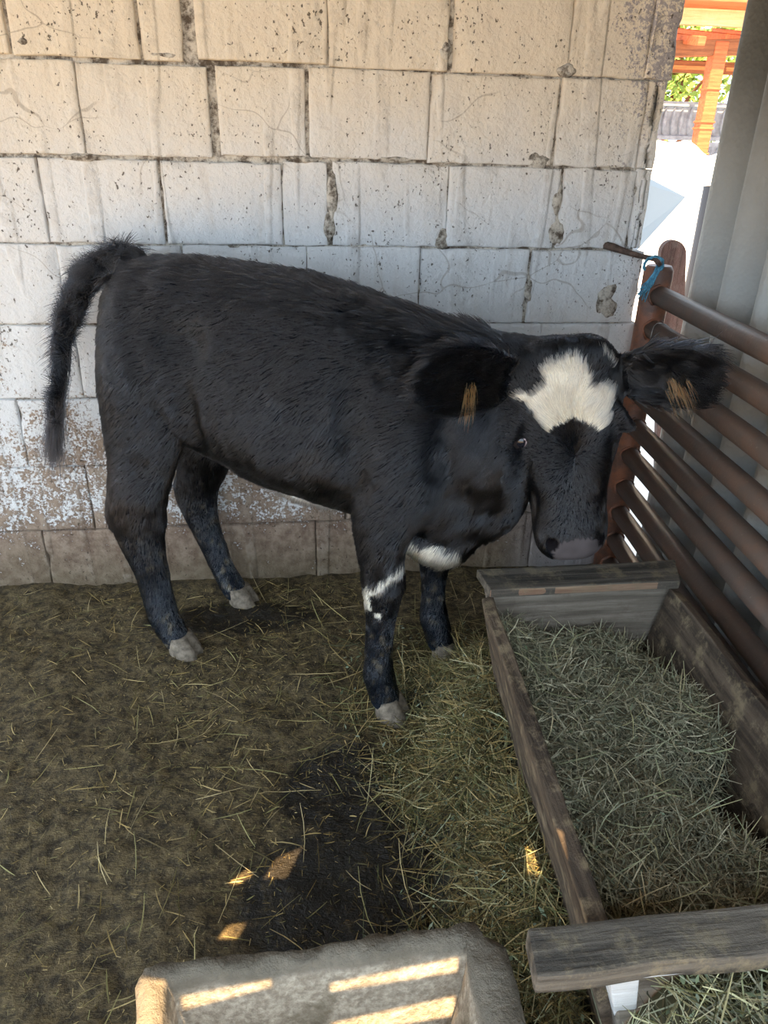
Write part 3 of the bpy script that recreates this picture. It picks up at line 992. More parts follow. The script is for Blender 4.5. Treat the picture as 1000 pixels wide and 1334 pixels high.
scatter('floor_straw', [
    blades(4200, floor_xy, floor_h, (.02, .09), (.0012, .003), (0, .10), OLIVE, .006, 3, .12),
    blades(500, floor_xy, floor_h, (.08, .22), (.0014, .0026), (0, .06), STRAW, .008, 3, .14),
    blades(24000, floor_xy, floor_h, (.005, .020), (.0012, .0036), (0, .22), OLIVE, .005, 1),
    blades(1900, right_xy, floor_h, (.06, .24), (.0014, .0028), (0, .09), GREEN + OLIVE, .02, 3, .15),
    leaves(700, right_xy, floor_h, (.004, .010), LEAF, .015),
], 'loose olive straw trodden into the muddy floor', 'straw')

# heap of hay spilled along the left side of the trough
def left_h(x, y):
    p = np.stack([x, y, np.zeros_like(x)], 1)
    lx = x - (.44 + (y + .9) * .06)
    f = sstep(-.20, .03, lx + .11 * (fbm(p * 5, 2) - .5) * 2) * sstep(-.60, -.80, y) * (1 - .35 * sstep(-1.45, -1.75, y))
    return floor_h(x, y) + f * (.23 + .10 * (fbm(p * 9 + 3, 2) - .5)) - (1 - f) * .012
def left_xy(n):
    x, y = rng.uniform(.12, .54, n * 3), rng.uniform(-1.86, -.56, n * 3)
    lx = x - (.44 + (y + .9) * .06)
    keep = (rng.uniform(0, 1, n * 3) < sstep(-.27, -.03, lx + .06 * np.sin(y * 11)) ** 1.3) & ((lx < .035) | (y > -.80)) & ((y > -1.56) | (x > .33))
    return x[keep][:n], y[keep][:n]
scatter('hay_heap', [
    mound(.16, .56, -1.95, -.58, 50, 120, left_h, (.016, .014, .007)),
    blades(8000, left_xy, left_h, (.03, .18), (.0013, .0028), (.05, .38), GREEN + OLIVE, .05),
    blades(450, left_xy, left_h, (.08, .22), (.0013, .0024), (.05, .25), STRAW + PALE, .045),
    leaves(1300, left_xy, left_h, (.004, .010), LEAF, .04),
], 'green hay heap spilled on the floor along the trough side', 'hay')

# hay in the wooden trough
def tr_h(x, y):
    p = np.stack([x, y, np.zeros_like(x)], 1)
    h = .345 + .05 * (fbm(p * 6 + 2, 2) - .5) + .05 * sstep(-1.2, -1.0, y) * sstep(.60, .46, x)
    h = h + .04 * np.exp(-(((x - .80) / .12) ** 2 + ((y + 1.28) / .10) ** 2))
    h = h - .17 * sstep(.62, .82, x + .10 * np.sin(y * 9)) * sstep(-1.30, -1.42, y)
    h = h - .05 * sstep(.74, .86, x) * sstep(-1.15, -1.0, y)
    h = h + .035 * sstep(-1.5, -1.7, y) * sstep(.72, .6, x)
    return h
def tr_xy(n):
    y = rng.uniform(-1.70, -.915, n)
    return rng.uniform(0, 1, n) ** .95 * .0 + (.472 + (y + .9) * .058) + rng.uniform(0, 1, n) * .385, y
def tr_xy2(n):
    x, y = tr_xy(n * 2)
    keep = tr_h(x, y) > .27
    return x[keep][:n], y[keep][:n]
def clip_trough(s):
    """keeps every stalk between the sloping boards of the trough (below the rim)"""
    v, f, c = s
    y = np.clip(v[:, 1], -1.728, -.9)
    ax = .457 + (y + .905) * .06
    dep = np.clip((ZR - v[:, 2]) / (ZR - ZB), 0, 1)
    lo, hi = ax + .085 * dep + .004, ax + .44 - .085 * dep - .004
    inside = v[:, 2] < ZR + .004
    v[:, 0] = np.where(inside, np.clip(v[:, 0], lo, hi), v[:, 0])
    v[:, 1] = np.where(inside, np.clip(v[:, 1], -1.730, -.897), v[:, 1])
    return v, f, c
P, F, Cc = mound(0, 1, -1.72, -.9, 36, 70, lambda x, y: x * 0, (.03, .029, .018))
P[:, 0] = .475 + (P[:, 1] + .9) * .058 + P[:, 0] * .385
P[:, 2] = tr_h(P[:, 0], P[:, 1]) - .015
scatter('trough_hay', [clip_trough(q) for q in (
    (P, F, Cc),
    blades(12500, tr_xy, tr_h, (.03, .13), (.0011, .0024), (.02, .30), SAGE, .04),
    blades(420, tr_xy2, tr_h, (.08, .20), (.0013, .0024), (.15, .35), PALE, .05),
    leaves(3200, tr_xy, tr_h, (.003, .009), LEAF + SAGE, .035))],
    'grey green alfalfa hay filling the wooden trough', 'hay')

# hay in front of the trough and inside the concrete trough
def fr_h(x, y):
    p = np.stack([x, y, np.zeros_like(x)], 1)
    return .20 + .06 * (fbm(p * 6, 2) - .5) + .205 * sstep(.38, .52, x) - .10 * sstep(-1.90, -2.1, y)
scatter('front_hay', [
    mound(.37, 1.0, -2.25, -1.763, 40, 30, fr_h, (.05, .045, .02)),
    blades(3800, u_xy(.40, 1.0, -2.2, -1.775), fr_h, (.05, .20), (.0012, .0026), (.03, .25), PALE + GREEN + SAGE, .035),
    leaves(900, u_xy(.40, 1.0, -2.2, -1.775), fr_h, (.004, .010), LEAF, .04),
], 'pale green hay lying in front of the trough at the lower right', 'hay')
def ct_h(x, y):
    p = np.stack([x, y, np.zeros_like(x)], 1)
    return .085 + .05 * sstep(-.1, .2, x) + .03 * (fbm(p * 8, 2) - .5)
def ct_xy(n):
    y = rng.uniform(-2.1, -1.70, n)
    x = rng.uniform(-.13, .165, n)
    return x, y
scatter('concrete_trough_hay', [
    blades(900, ct_xy, ct_h, (.04, .10), (.0012, .0026), (.1, .3), PALE + GREEN, .03),
    leaves(250, ct_xy, ct_h, (.004, .010), LEAF, .04),
], 'scraps of green hay lying inside the concrete trough', 'hay')
# scraps caught between the trough and the gate
def gap_xy(n):
    y = rng.uniform(-1.5, -.80, n)
    return .955 + (y + .9) * .06 + rng.uniform(-.01, .05, n), y
gz = lambda x, y: np.full_like(x, .325) + .02 * np.sin(y * 20)
scatter('caught_hay', [
    blades(200, gap_xy, gz, (.02, .07), (.0012, .0024), (0, .35), SAGE + PALE, .03),
    leaves(380, gap_xy, gz, (.004, .009), LEAF, .03),
], 'scraps of hay caught between the gate bars and the trough', 'hay')

# ------------------------------------------------------------------ the calf
CC = V3([.037, -.455, 0.0])
HEAD = math.radians(-29.6)
EX, EY = V3([math.cos(HEAD), math.sin(HEAD), 0]), V3([-math.sin(HEAD), math.cos(HEAD), 0])
def to_loc(p):
    p = np.asarray(p, float) - CC
    return np.stack([p @ EX, p @ EY, p[..., 2]], -1)
def vloc(d):
    d = np.asarray(d, float)
    return np.stack([d @ EX, d @ EY, d[..., 2]], -1)
HP = to_loc(V3([.581, -.84, 1.055]))                 # poll
HA = vloc(V3([.096, -.187, -.978]))                  # down the face
HF = vloc(V3([-.19, -.967, .167]))                   # out of the forehead
HU = vloc(V3([.977, -.17, .128]))                    # across the face
HA /= np.linalg.norm(HA); HF -= HA * (HF @ HA); HF /= np.linalg.norm(HF); HU = np.cross(HF, HA)
def hd(u, v, f):
    return HP + HU * u + HA * v + HF * f

parts = MB()
def loft(sec, n=28):
    """closed skin through sections (centre, half side, half up, side dir, up dir, squareness, egg)"""
    vs, fs = [], []
    for (c, a, b, sd, ud, ex, egg) in sec:
        c, sd, ud = V3(c, float), V3(sd, float), V3(ud, float)
        for j in range(n):
            t = 2 * math.pi * j / n
            ct_, st_ = math.cos(t), math.sin(t)
            x = math.copysign(abs(ct_) ** (2 / ex), ct_)
            y = math.copysign(abs(st_) ** (2 / ex), st_)
            vs.append(c + sd * a * x * (1 - egg * y) + ud * b * y)
    m_ = len(sec)
    for k in range(m_ - 1):
        for j in range(n):
            fs.append((k * n + j, k * n + (j + 1) % n, (k + 1) * n + (j + 1) % n, (k + 1) * n + j))
    fs.append(tuple(range(n - 1, -1, -1)))
    fs.append(tuple((m_ - 1) * n + j for j in range(n)))
    parts.add(vs, fs)

def spline(rows_, k=5):
    """Catmull-Rom through rows of numbers"""
    r_ = np.array(rows_, float)
    r_ = np.vstack([2 * r_[0] - r_[1], r_, 2 * r_[-1] - r_[-2]])
    out = []
    for i in range(1, len(r_) - 2):
        for t in np.linspace(0, 1, k, endpoint=False):
            p0, p1, p2, p3 = r_[i - 1:i + 3]
            out.append(.5 * (2 * p1 + (p2 - p0) * t + (2 * p0 - 5 * p1 + 4 * p2 - p3) * t * t + (3 * p1 - p0 - 3 * p2 + p3) * t ** 3))
    out.append(r_[-2])
    return np.array(out)

YA, ZA, XA = V3([0, 1., 0]), V3([0, 0, 1.]), V3([1., 0, 0])
# trunk: x, top, bottom, half width
trunk = spline([(-.590, 1.03, .80, .06), (-.560, 1.10, .70, .115), (-.48, 1.135, .66, .155), (-.38, 1.145, .66, .172), (-.25, 1.148, .625, .172),
                (-.10, 1.143, .578, .192), (.03, 1.132, .566, .200), (.16, 1.108, .556, .192), (.28, 1.083, .53, .176), (.38, 1.063, .505, .158),
                (.46, 1.045, .50, .13), (.53, 1.00, .56, .09)], 4)
loft([((x, 0, (t + b) / 2), h, (t - b) / 2, YA, ZA, 2.25, .10) for x, t, b, h in trunk], 40)
# legs: x, y, z, half x, half y
def leg(rows_):
    loft([((x, y, z), hx_, hy_, XA, YA, 2.0, 0) for x, y, z, hx_, hy_ in spline(rows_, 4)], 24)
leg([(-.42, -.06, 1.06, .10, .07), (-.43, -.085, .97, .13, .085), (-.440, -.10, .85, .138, .085), (-.432, -.115, .73, .138, .076), (-.447, -.135, .61, .106, .062),
     (-.468, -.15, .51, .094, .058), (-.480, -.152, .44, .096, .056), (-.475, -.152, .37, .080, .050), (-.452, -.152, .27, .054, .043), (-.438, -.152, .17, .047, .040),
     (-.420, -.15, .10, .048, .043), (-.395, -.15, .055, .047, .043), (-.38, -.15, .02, .043, .040)])
leg([(-.42, .06, 1.06, .10, .07), (-.43, .085, .97, .13, .085), (-.43, .10, .85, .138, .085), (-.415, .115, .73, .13, .076), (-.430, .135, .60, .105, .060),
     (-.465, .155, .48, .088, .054), (-.500, .16, .40, .080, .050), (-.492, .16, .31, .060, .044), (-.455, .16, .21, .046, .038), (-.428, .16, .13, .044, .038),
     (-.395, .16, .075, .046, .042), (-.375, .16, .04, .046, .042), (-.362, .16, .02, .042, .04)])
leg([(.33, -.06, 1.0, .09, .05), (.335, -.095, .90, .115, .066), (.345, -.115, .80, .122, .072), (.335, -.13, .70, .112, .072), (.300, -.143, .61, .090, .064),
     (.288, -.15, .53, .066, .055), (.292, -.15, .47, .056, .050), (.296, -.15, .405, .055, .049), (.295, -.15, .35, .046, .043), (.290, -.15, .27, .038, .036),
     (.288, -.15, .18, .038, .036), (.290, -.15, .125, .044, .042), (.303, -.15, .075, .042, .040), (.315, -.15, .03, .043, .042)])
leg([(.33, .06, 1.0, .09, .05), (.34, .095, .90, .115, .066), (.35, .115, .80, .122, .072), (.345, .13, .70, .11, .070), (.33, .145, .59, .085, .060),
     (.33, .155, .49, .062, .052), (.332, .157, .42, .056, .048), (.334, .157, .355, .052, .046), (.334, .157, .28, .040, .036),
     (.337, .157, .19, .038, .036), (.342, .157, .135, .043, .041), (.36, .157, .075, .042, .040), (.375, .157, .03, .043, .042)])
# neck: centre, half width, half height
nk = spline([(.34, 0, .81, .15, .25), (.44, -.005, .81, .14, .245), (.52, .0, .82, .125, .225), (.58, .025, .845, .118, .195), (.625, .055, .885, .112, .15), (.645, .07, .91, .10, .11)], 4)
for_dir = [(XA * .95 + YA * .2)] * len(nk)
loft([((x, y, z), a_, b_, V3([-.25, .97, 0]) if x > .55 else YA, ZA, 2.1, .08) for x, y, z, a_, b_ in nk], 32)
# throat and dewlap
dl = spline([(.30, -.03, .565, .09, .08), (.38, -.04, .525, .078, .072), (.45, -.035, .530, .060, .068), (.52, -.01, .60, .055, .075), (.58, .0, .66, .06, .09), (.61, .03, .75, .06, .09)], 4)
loft([((x, y, z), a_, b_, YA, ZA, 2.0, 0) for x, y, z, a_, b_ in dl], 22)
# navel fold
nf = spline([(-.15, .580, .02, .015), (-.08, .565, .024, .026), (.0, .555, .024, .030), (.08, .553, .022, .024), (.15, .560, .018, .012)], 4)
loft([((x, -.01, z), a_, b_, YA, ZA, 2.0, 0) for x, z, a_, b_ in nf], 14)
# head: distance down the face, half width, front, back, squareness
hs = spline([(-.010, .050, -.055, -.135), (.004, .084, -.022, -.165), (.024, .104, -.006, -.19), (.06, .120, .003, -.205), (.12, .124, .006, -.22), (.18, .124, .004, -.235),
             (.23, .119, .001, -.238), (.275, .106, -.001, -.225), (.32, .093, -.002, -.20), (.365, .085, -.003, -.165), (.41, .083, -.004, -.135), (.45, .080, -.006, -.118),
             (.478, .068, -.014, -.108), (.496, .046, -.028, -.095)], 4)
loft([(hd(.009, v, (f_ + b_) / 2), a_, (f_ - b_) / 2, HU, HF, 2.8, .05 + .10 * sstep(.22, .36, v)) for v, a_, f_, b_ in hs], 36)
# brow ridges over the eyes
for s in (-1, 1):
    e = spline([(.09, .135), (.108, .165), (.122, .20)], 4)
    loft([(hd(.009 + s * u, v, -.035), .018, .020, HU, HF, 2, 0) for u, v in e], 12)
# tail
tl = spline([(-.47, 0, 1.09, .05), (-.53, 0, 1.118, .044), (-.597, -.005, 1.106, .036), (-.662, -.02, 1.065, .033), (-.705, -.04, 1.0, .030), (-.735, -.06, .914, .026),
             (-.755, -.08, .805, .019), (-.768, -.10, .717, .012), (-.780, -.108, .66, .006)], 5)
TAILC = tl[:, :3]
for k in range(len(tl)):
    pass
tsec = []
for k, (x, y, z, r_) in enumerate(tl):
    t_ = tl[min(k + 1, len(tl) - 1), :3] - tl[max(k - 1, 0), :3]
    t_ /= np.linalg.norm(t_)
    a_ = YA - t_ * (t_ @ YA); a_ /= np.linalg.norm(a_)
    tsec.append(((x, y, z), r_ * .9, r_, a_, np.cross(t_, a_), 2, 0))
loft(tsec, 16)
# ears: base, tip, outward width vector, which way the cup opens
def ear(B, T, W_, N_, wid, name):
    B, T = to_loc(V3(B)), to_loc(V3(T))
    d = T - B
    L_ = np.linalg.norm(d); d /= L_
    W_ = vloc(V3(W_, float)); W_ -= d * (W_ @ d); W_ /= np.linalg.norm(W_)
    N_ = np.cross(d, W_)
    want = HF
    if N_ @ want < 0: N_ = -N_
    ns, nw = 16, 12
    top, bot = [], []
    for i in range(ns + 1):
        s = i / ns
        w_ = wid * (.62 + .42 * math.sin(math.pi * min(1, s * 1.35) * .62)) * (1 - max(0, (s - .72) / .28) ** 2.2) ** .5 if s < 1 else 0.004
        cup = .95 * (1 - s) + .48
        droop = -.05 * s * s
        for j in range(nw + 1):
            q = (j / nw * 2 - 1)
            a_ = q * 1.15
            p = B + d * (L_ * s) + W_ * (w_ * math.sin(a_) / math.sin(1.15)) + N_ * (w_ * cup * (1 - math.cos(a_)) - .012) + ZA * droop * .5
            top.append(p + N_ * .009)
            bot.append(p - N_ * .010)
    n_ = len(top)
    fs = []
    for i in range(ns):
        for j in range(nw):
            a0 = i * (nw + 1) + j
            fs.append((a0, a0 + 1, a0 + nw + 2, a0 + nw + 1))
            fs.append((n_ + a0, n_ + a0 + nw + 1, n_ + a0 + nw + 2, n_ + a0 + 1))
    rim = list(range(nw + 1)) + [(i + 1) * (nw + 1) + nw for i in range(ns)] + [ns * (nw + 1) + j for j in range(nw - 1, -1, -1)] + [i * (nw + 1) for i in range(ns - 1, 0, -1)]
    for k in range(len(rim)):
        i, j = rim[k], rim[(k + 1) % len(rim)]
        fs.append((i, i + n_, j + n_, j))
    parts.add(top + bot, fs)
    return B, d, W_, N_, L_
EARS = [ear((.46, -.85, .985), (.250, -.945, 1.035), (0, .05, 1), 0, .066, 'l'),
        ear((.715, -.80, .985), (.975, -.805, .985), (0, 0, 1), 0, .066, 'r')]

tmp = parts.build('tmp', M_SKIN)
rm = tmp.modifiers.new('r', 'REMESH')
rm.mode = 'VOXEL'
rm.voxel_size = .0072
sm = tmp.modifiers.new('s', 'SMOOTH')
sm.factor = .5
sm.iterations = 9
dg = bpy.context.evaluated_depsgraph_get()
me = bpy.data.meshes.new_from_object(tmp.evaluated_get(dg))
bpy.data.objects.remove(tmp)

def mesh_arrays(me):
    n = len(me.vertices)
    v = np.empty(n * 3, np.float32); me.vertices.foreach_get('co', v)
    nr = np.empty(n * 3, np.float32); me.vertices.foreach_get('normal', nr)
    return v.reshape(-1, 3).astype(float), nr.reshape(-1, 3).astype(float)
v, nr = mesh_arrays(me)
# muscles, hollows, sockets and nostrils pressed into the skin
def press(c, r, depth):
    global v
    d = np.linalg.norm((v - V3(c)) / V3(r), axis=1)
    k = np.clip(1 - d * d, 0, 1) ** 2
    v = v - nr * (k * depth)[:, None]
press((-.25, -.17, .985), (.11, .09, .09), .034)        # hollow before the hip
press((-.33, -.12, 1.11), (.06, .06, .05), -.014)       # hip bone
press((-.245, -.17, .78), (.06, .09, .17), .024)         # flank fold before the thigh
press((.22, -.17, .84), (.06, .08, .18), .018)          # behind the shoulder
press((.44, -.15, .78), (.05, .08, .14), .012)          # before the shoulder
press((.03, -.19, .74), (.24, .1, .15), -.020)
press((.33, -.17, .76), (.09, .1, .2), -.012)
press((-.43, -.17, .84), (.12, .1, .16), -.012)
press((.50, -.12, .68), (.05, .07, .10), .007)
press((-.40, -.2, .62), (.05, .08, .07), .010)
for uu, vv_ in ((-.042, .450), (.076, .450)):
    press(hd(uu, vv_, -.016), (.017, .022, .024), .020)
press(hd(-.108, .205, -.045), (.024, .024, .024), .007)
press(hd(.124, .205, -.05), (.024, .024, .024), .007)
press(hd(-.085, .30, -.11), (.05, .05, .05), .010)
press(hd(.104, .30, -.11), (.05, .05, .05), .010)
nz = fbm(v * 9, 2) - .5
v = v + nr * (nz * .010)[:, None]
me.vertices.foreach_set('co', v.astype(np.float32).ravel())
me.update()
v, nr = mesh_arrays(me)

STAR = V3([(-.046, .027), (-.008, .019), (.017, .014), (.036, .03), (.044, .061), (.05, .085), (.08, .081), (.104, .101), (.097, .119), (.086, .138), (.088, .169), (.067, .176),
           (.033, .16), (.014, .148), (-.012, .153), (-.032, .159), (-.04, .177), (-.055, .166), (-.069, .128), (-.083, .108), (-.109, .092), (-.09, .089), (-.067, .093), (-.044, .072), (-.051, .044)])
def in_poly(x, y, poly):
    ins = np.zeros(len(x), bool)
    n_ = len(poly)
    for i in range(n_):
        x1, y1 = poly[i]; x2, y2 = poly[(i + 1) % n_]
        c_ = ((y1 > y) != (y2 > y)) & (x < (x2 - x1) * (y - y1) / (y2 - y1 + 1e-12) + x1)
        ins ^= c_
    return ins
def head_uvf(p):
    q = p - HP
    return q @ HU, q @ HA, q @ HF
def coat_colour(p):
    """colour of the coat at points p (local); black with its white marks"""
    n_ = len(p)
    c = np.tile(V3([.0040, .0050, .0075]), (n_, 1)) * (.7 + .6 * fbm(p * 14, 2))[:, None]
    j = lambda s, k: (vnoise(p * k + s) - .5)
    brown = sstep(.52, .70, fbm(p * 4 + 3, 2)) * sstep(-.2, -.4, p[:, 0]) * sstep(.8, .6, p[:, 2])
    c = c * (1 - .3 * brown[:, None]) + V3([.016, .011, .009]) * (.3 * brown[:, None])
    low = sstep(.42, .20, p[:, 2])
    c = c * (1 - low[:, None]) + V3([.011, .0145, .021]) * low[:, None]
    dust = sstep(.62, .74, fbm(p * 55, 2)) * sstep(.5, .1, p[:, 2]) * .5
    c = c * (1 - dust[:, None]) + V3([.20, .16, .10]) * dust[:, None]
    u, w_, f_ = head_uvf(p)
    white = V3([.62, .59, .50])
    st = in_poly(u + .012 * j(3, 130), w_ - .011 + .014 * j(9, 130), STAR) & (f_ > -.10)
    st |= in_poly(u + .006 * j(3, 130), w_ + .006 * j(9, 130), V3([(.072, .018), (.082, .022), (.108, .060), (.100, .058)])) & (f_ > -.13)
    br = (p[:, 0] > .315) & (p[:, 0] < .475) & (p[:, 1] > -.125) & (p[:, 1] < .06) & (p[:, 2] > .42) & (p[:, 2] < .540 - .12 * (p[:, 0] - .33) + .022 * j(1, 60) - .25 * np.clip(.345 - p[:, 0], 0, 1))
    bl = (p[:, 0] > -.16) & (p[:, 0] < .14) & (p[:, 2] < .567 + .012 * j(1, 60)) & (np.abs(p[:, 1]) < .12) & (p[:, 2] > .45)
    nl = (p[:, 1] < -.09) & (p[:, 0] > .2) & (p[:, 0] < .40)
    zc = .385 + (p[:, 0] - .25) * .95
    kn = nl & (np.abs(p[:, 2] - zc + .02 * j(5, 70)) < np.where(p[:, 0] < .275, .030, .011) + .010 * j(8, 90)) & (p[:, 1] < -.13)
    kn |= nl & (np.hypot(p[:, 0] - .262 + .02 * j(2, 80), (p[:, 2] - .375 + .03 * j(4, 80)) * .6) < .016) & (p[:, 1] < -.14)
    kn |= nl & (np.hypot(p[:, 0] - .30, p[:, 2] - .345) < .010)
    c[st | br | kn] = white
    c[bl] = V3([.60, .60, .58])
    c[br & (vnoise(p * 30) > .72)] = V3([.58, .48, .28])
    return c, st | br | kn | bl

col, _ = coat_colour(v)
u, w_, f_ = head_uvf(v)
ishead = (w_ > -.04) & (w_ < .52) & (f_ > -.27) & (np.abs(u - .009) < .14)
nose = ishead & (((u - .018) / .058) ** 2 + ((w_ - .470) / .042) ** 2 < 1) & (f_ > -.08)
col[nose] = V3([.085, .076, .080]) * (.7 + .4 * vnoise(v[nose] * 60))[:, None]
for uu, vv_ in ((-.041, .450), (.075, .450)):
    d = np.linalg.norm((v - hd(uu, vv_, -.020)) / V3([.012, .018, .020]), axis=1)
    col[d < 1] = V3([.006, .005, .006])
lid = np.minimum(np.linalg.norm(v - hd(-.104, .203, -.042), axis=1), np.linalg.norm(v - hd(.121, .2, -.05), axis=1)) < .022
col[lid] = V3([.018, .014, .014])
at = me.attributes.new('col', 'FLOAT_COLOR', 'POINT')
arr = np.ones((len(v), 4), np.float32); arr[:, :3] = col
at.data.foreach_set('color', arr.ravel())
me.name = 'body'
me.shade_smooth()
me.materials.clear()
me.materials.append(M_SKIN)
calf = tag(empty('calf', tuple(CC), HEAD), 'black calf with white forehead star standing over the trough', 'calf')
body = bpy.data.objects.new('body', me)
COL.objects.link(body)
body.parent = calf

# hooves: two claws with a cleft, on each foot
M_HOOF = plain('horn', (.20, .165, .125), .7, .3, 0, 60, .4, .003)
def hoof(x, y, yaw, pitch=0.0):
    m_ = MB()
    R_ = Matrix.Translation((x, y, 0)) @ Matrix.Rotation(yaw, 4, 'Z')
    n_ = 20
    vs, fs = [], []
    lv = [(.062, .040, .039, -.012), (.045, .044, .043, -.004), (.02, .050, .047, .006), (-.012, .056, .049, .014)]
    for z, a_, b_, dx in lv:
        for j in range(n_):
            t = 2 * math.pi * j / n_
            cx, sy = math.cos(t), math.sin(t)
            cl = 1 - .30 * math.exp(-(sy / .16) ** 2) * (1 if cx > 0 else .4)
            vs.append(R_ @ Vector((dx + a_ * cx * cl, b_ * sy, z)))
    for k in range(len(lv) - 1):
        for j in range(n_):
            fs.append((k * n_ + j, (k + 1) * n_ + j, (k + 1) * n_ + (j + 1) % n_, k * n_ + (j + 1) % n_))
    fs.append(tuple(range(n_)))
    fs.append(tuple((len(lv) - 1) * n_ + j for j in range(n_ - 1, -1, -1)))
    m_.add(vs, fs)
    o_ = m_.build('hoof', M_HOOF, calf, smooth=True)
    return o_
hoof(-.368, -.150, 0)
hoof(-.352, .16, .1)
hoof(.328, -.15, -.1)
hoof(.388, .157, 0)

# eyes
def eyeball(u_, v_, f_, look):
    c_ = hd(u_, v_, f_)
    look = V3(look, float); look /= np.linalg.norm(look)
    bm = bmesh.new()
    bmesh.ops.create_uvsphere(bm, u_segments=24, v_segments=16, radius=.0185)
    P_ = np.array([q.co[:] for q in bm.verts])
    me_ = bpy.data.meshes.new('eye')
    bm.to_mesh(me_); bm.free()
    k_ = P_ @ look / .0185
    cl = np.where((k_ > .12)[:, None], V3([.009, .010, .016]), V3([.62, .50, .52]))
    a_ = me_.attributes.new('col', 'FLOAT_COLOR', 'POINT')
    arr_ = np.ones((len(P_), 4), np.float32); arr_[:, :3] = cl
    a_.data.foreach_set('color', arr_.ravel())
    me_.materials.append(M_EYE)
    me_.shade_smooth()
    o_ = bpy.data.objects.new('eye', me_)
    COL.objects.link(o_)
    o_.location = tuple(c_)
    o_.parent = calf
    return o_
M_EYE = attr_material('wet_eye', .08, .6)
eyeball(-.100, .202, -.040, HF * .62 - HU * .95 + HA * .1)
eyeball(.108, .204, -.050, HF * .8 + HU * .7)

# ------------------------------------------------------------------ coat: short hair over the whole body
me.calc_loop_triangles()
nt_ = len(me.loop_triangles)
tri = np.empty(nt_ * 3, np.int32); me.loop_triangles.foreach_get('vertices', tri)
tri = tri.reshape(-1, 3)
def sample(n_, wfun):
    a_, b_, c_ = v[tri[:, 0]], v[tri[:, 1]], v[tri[:, 2]]
    cr = np.cross(b_ - a_, c_ - a_)
    ar = np.linalg.norm(cr, axis=1)
    cen_ = (a_ + b_ + c_) / 3
    wt = ar * wfun(cen_, cr / (ar[:, None] + 1e-12))
    idx = rng.choice(len(tri), n_, p=wt / wt.sum())
    r1, r2 = np.sqrt(rng.uniform(0, 1, n_)), rng.uniform(0, 1, n_)
    wa, wb, wc = 1 - r1, r1 * (1 - r2), r1 * r2
    T_ = tri[idx]
    p = v[T_[:, 0]] * wa[:, None] + v[T_[:, 1]] * wb[:, None] + v[T_[:, 2]] * wc[:, None]
    q = nr[T_[:, 0]] * wa[:, None] + nr[T_[:, 1]] * wb[:, None] + nr[T_[:, 2]] * wc[:, None]
    return p, q / np.linalg.norm(q, axis=1)[:, None]
def unit(a_):
    return a_ / (np.linalg.norm(a_, axis=1)[:, None] + 1e-9)
def strands(name, p, d0, d1, ln, rad, cols, mat, label=None):
    """hair from roots p: starts along d0, ends along d1"""
    n_ = len(p)
    K = 5
    P_ = np.empty((n_, K, 3))
    for k in range(K):
        s = k / (K - 1)
        P_[:, k] = p + ln[:, None] * (d0 * (s - .5 * s * s) * 1.0 + d1 * (.5 * s * s + .0 * s) + (d0 * .0))
    hc = bpy.data.hair_curves.new(name)
    hc.add_curves([K] * n_)
    hc.points.foreach_set('position', P_.astype(np.float32).ravel())
    rr = (rad[:, None] * np.linspace(1, .25, K)[None, :]).astype(np.float32)
    ra = hc.attributes.get('radius') or hc.attributes.new('radius', 'FLOAT', 'POINT')
    ra.data.foreach_set('value', rr.ravel())
    ca = hc.attributes.new('col', 'FLOAT_COLOR', 'CURVE')
    arr_ = np.ones((n_, 4), np.float32); arr_[:, :3] = cols
    ca.data.foreach_set('color', arr_.ravel())
    hc.materials.append(mat)
    o_ = bpy.data.objects.new(name, hc)
    COL.objects.link(o_)
    o_.parent = calf
    o_['kind'] = 'stuff'
    if label: o_['label'] = label
    return o_
camdir = vloc(V3([0.05, -1, .35]))
camdir /= np.linalg.norm(camdir)
NH = 210000
p, q = sample(NH, lambda c_, n_: np.where(n_ @ camdir > -.25, 1.0, .25) * np.where(c_[:, 2] < .06, 0, 1) * (1 + 1.2 * (np.linalg.norm(c_ - hd(.01, .2, -.05), axis=1) < .25)))
u, w_, f_ = head_uvf(p)
hm = (w_ > -.05) & (w_ < .53) & (f_ > -.20) & (np.abs(u - .009) < .15)
flow = np.tile(V3([-.85, 0, -.42]), (NH, 1))
flow[:, 2] -= .5 * sstep(1.0, .7, p[:, 2])
neckm = (p[:, 0] > .42)
flow[neckm] = V3([-.45, 0, -.85])
legm = sstep(.62, .48, p[:, 2])
flow = flow * (1 - legm[:, None]) + V3([-.12, 0, -1.0]) * legm[:, None]
tailm = (p[:, 0] < -.615) & (p[:, 2] > .5) | ((p[:, 0] < -.52) & (p[:, 2] > 1.08))
td = np.linalg.norm(p[:, None, :][tailm] - TAILC[None], axis=2).argmin(1)
td1 = np.minimum(td + 1, len(TAILC) - 1); td0 = np.maximum(td1 - 1, 0)
flow[tailm] = TAILC[td1] - TAILC[td0]
hdir = (u - .011)[:, None] * HU * 1.3 + (w_ - .241)[:, None] * HA
hw = (sstep(-.23, -.10, f_ + .08 * (vnoise(p * 22) - .5)) * sstep(.16, .125, np.abs(u - .009)))[:, None]
flow[hm] = (unit(hdir) * hw + unit(flow) * (1 - hw))[hm]
for (B, d, W_, N_, L_), sgn in zip(EARS, (-1, 1)):
    em = (u - .009) * sgn > .135
    em &= (w_ < .25)
    rel = p - B
    e2 = em & (rel @ d > -.01) & (rel @ d < L_ + .03) & (np.abs(rel @ W_) < .085) & (np.abs(rel @ N_) < .075)
    flow[e2] = d * .9 - ZA * .25
flow = unit(flow + (np.stack([vnoise(p * 7), vnoise(p * 7 + 11), vnoise(p * 7 + 23)], 1) - .5) * .55 + (np.stack([vnoise(p * 40), vnoise(p * 40 + 11), vnoise(p * 40 + 23)], 1) - .5) * .75 + rng.normal(0, .07, (NH, 3)))
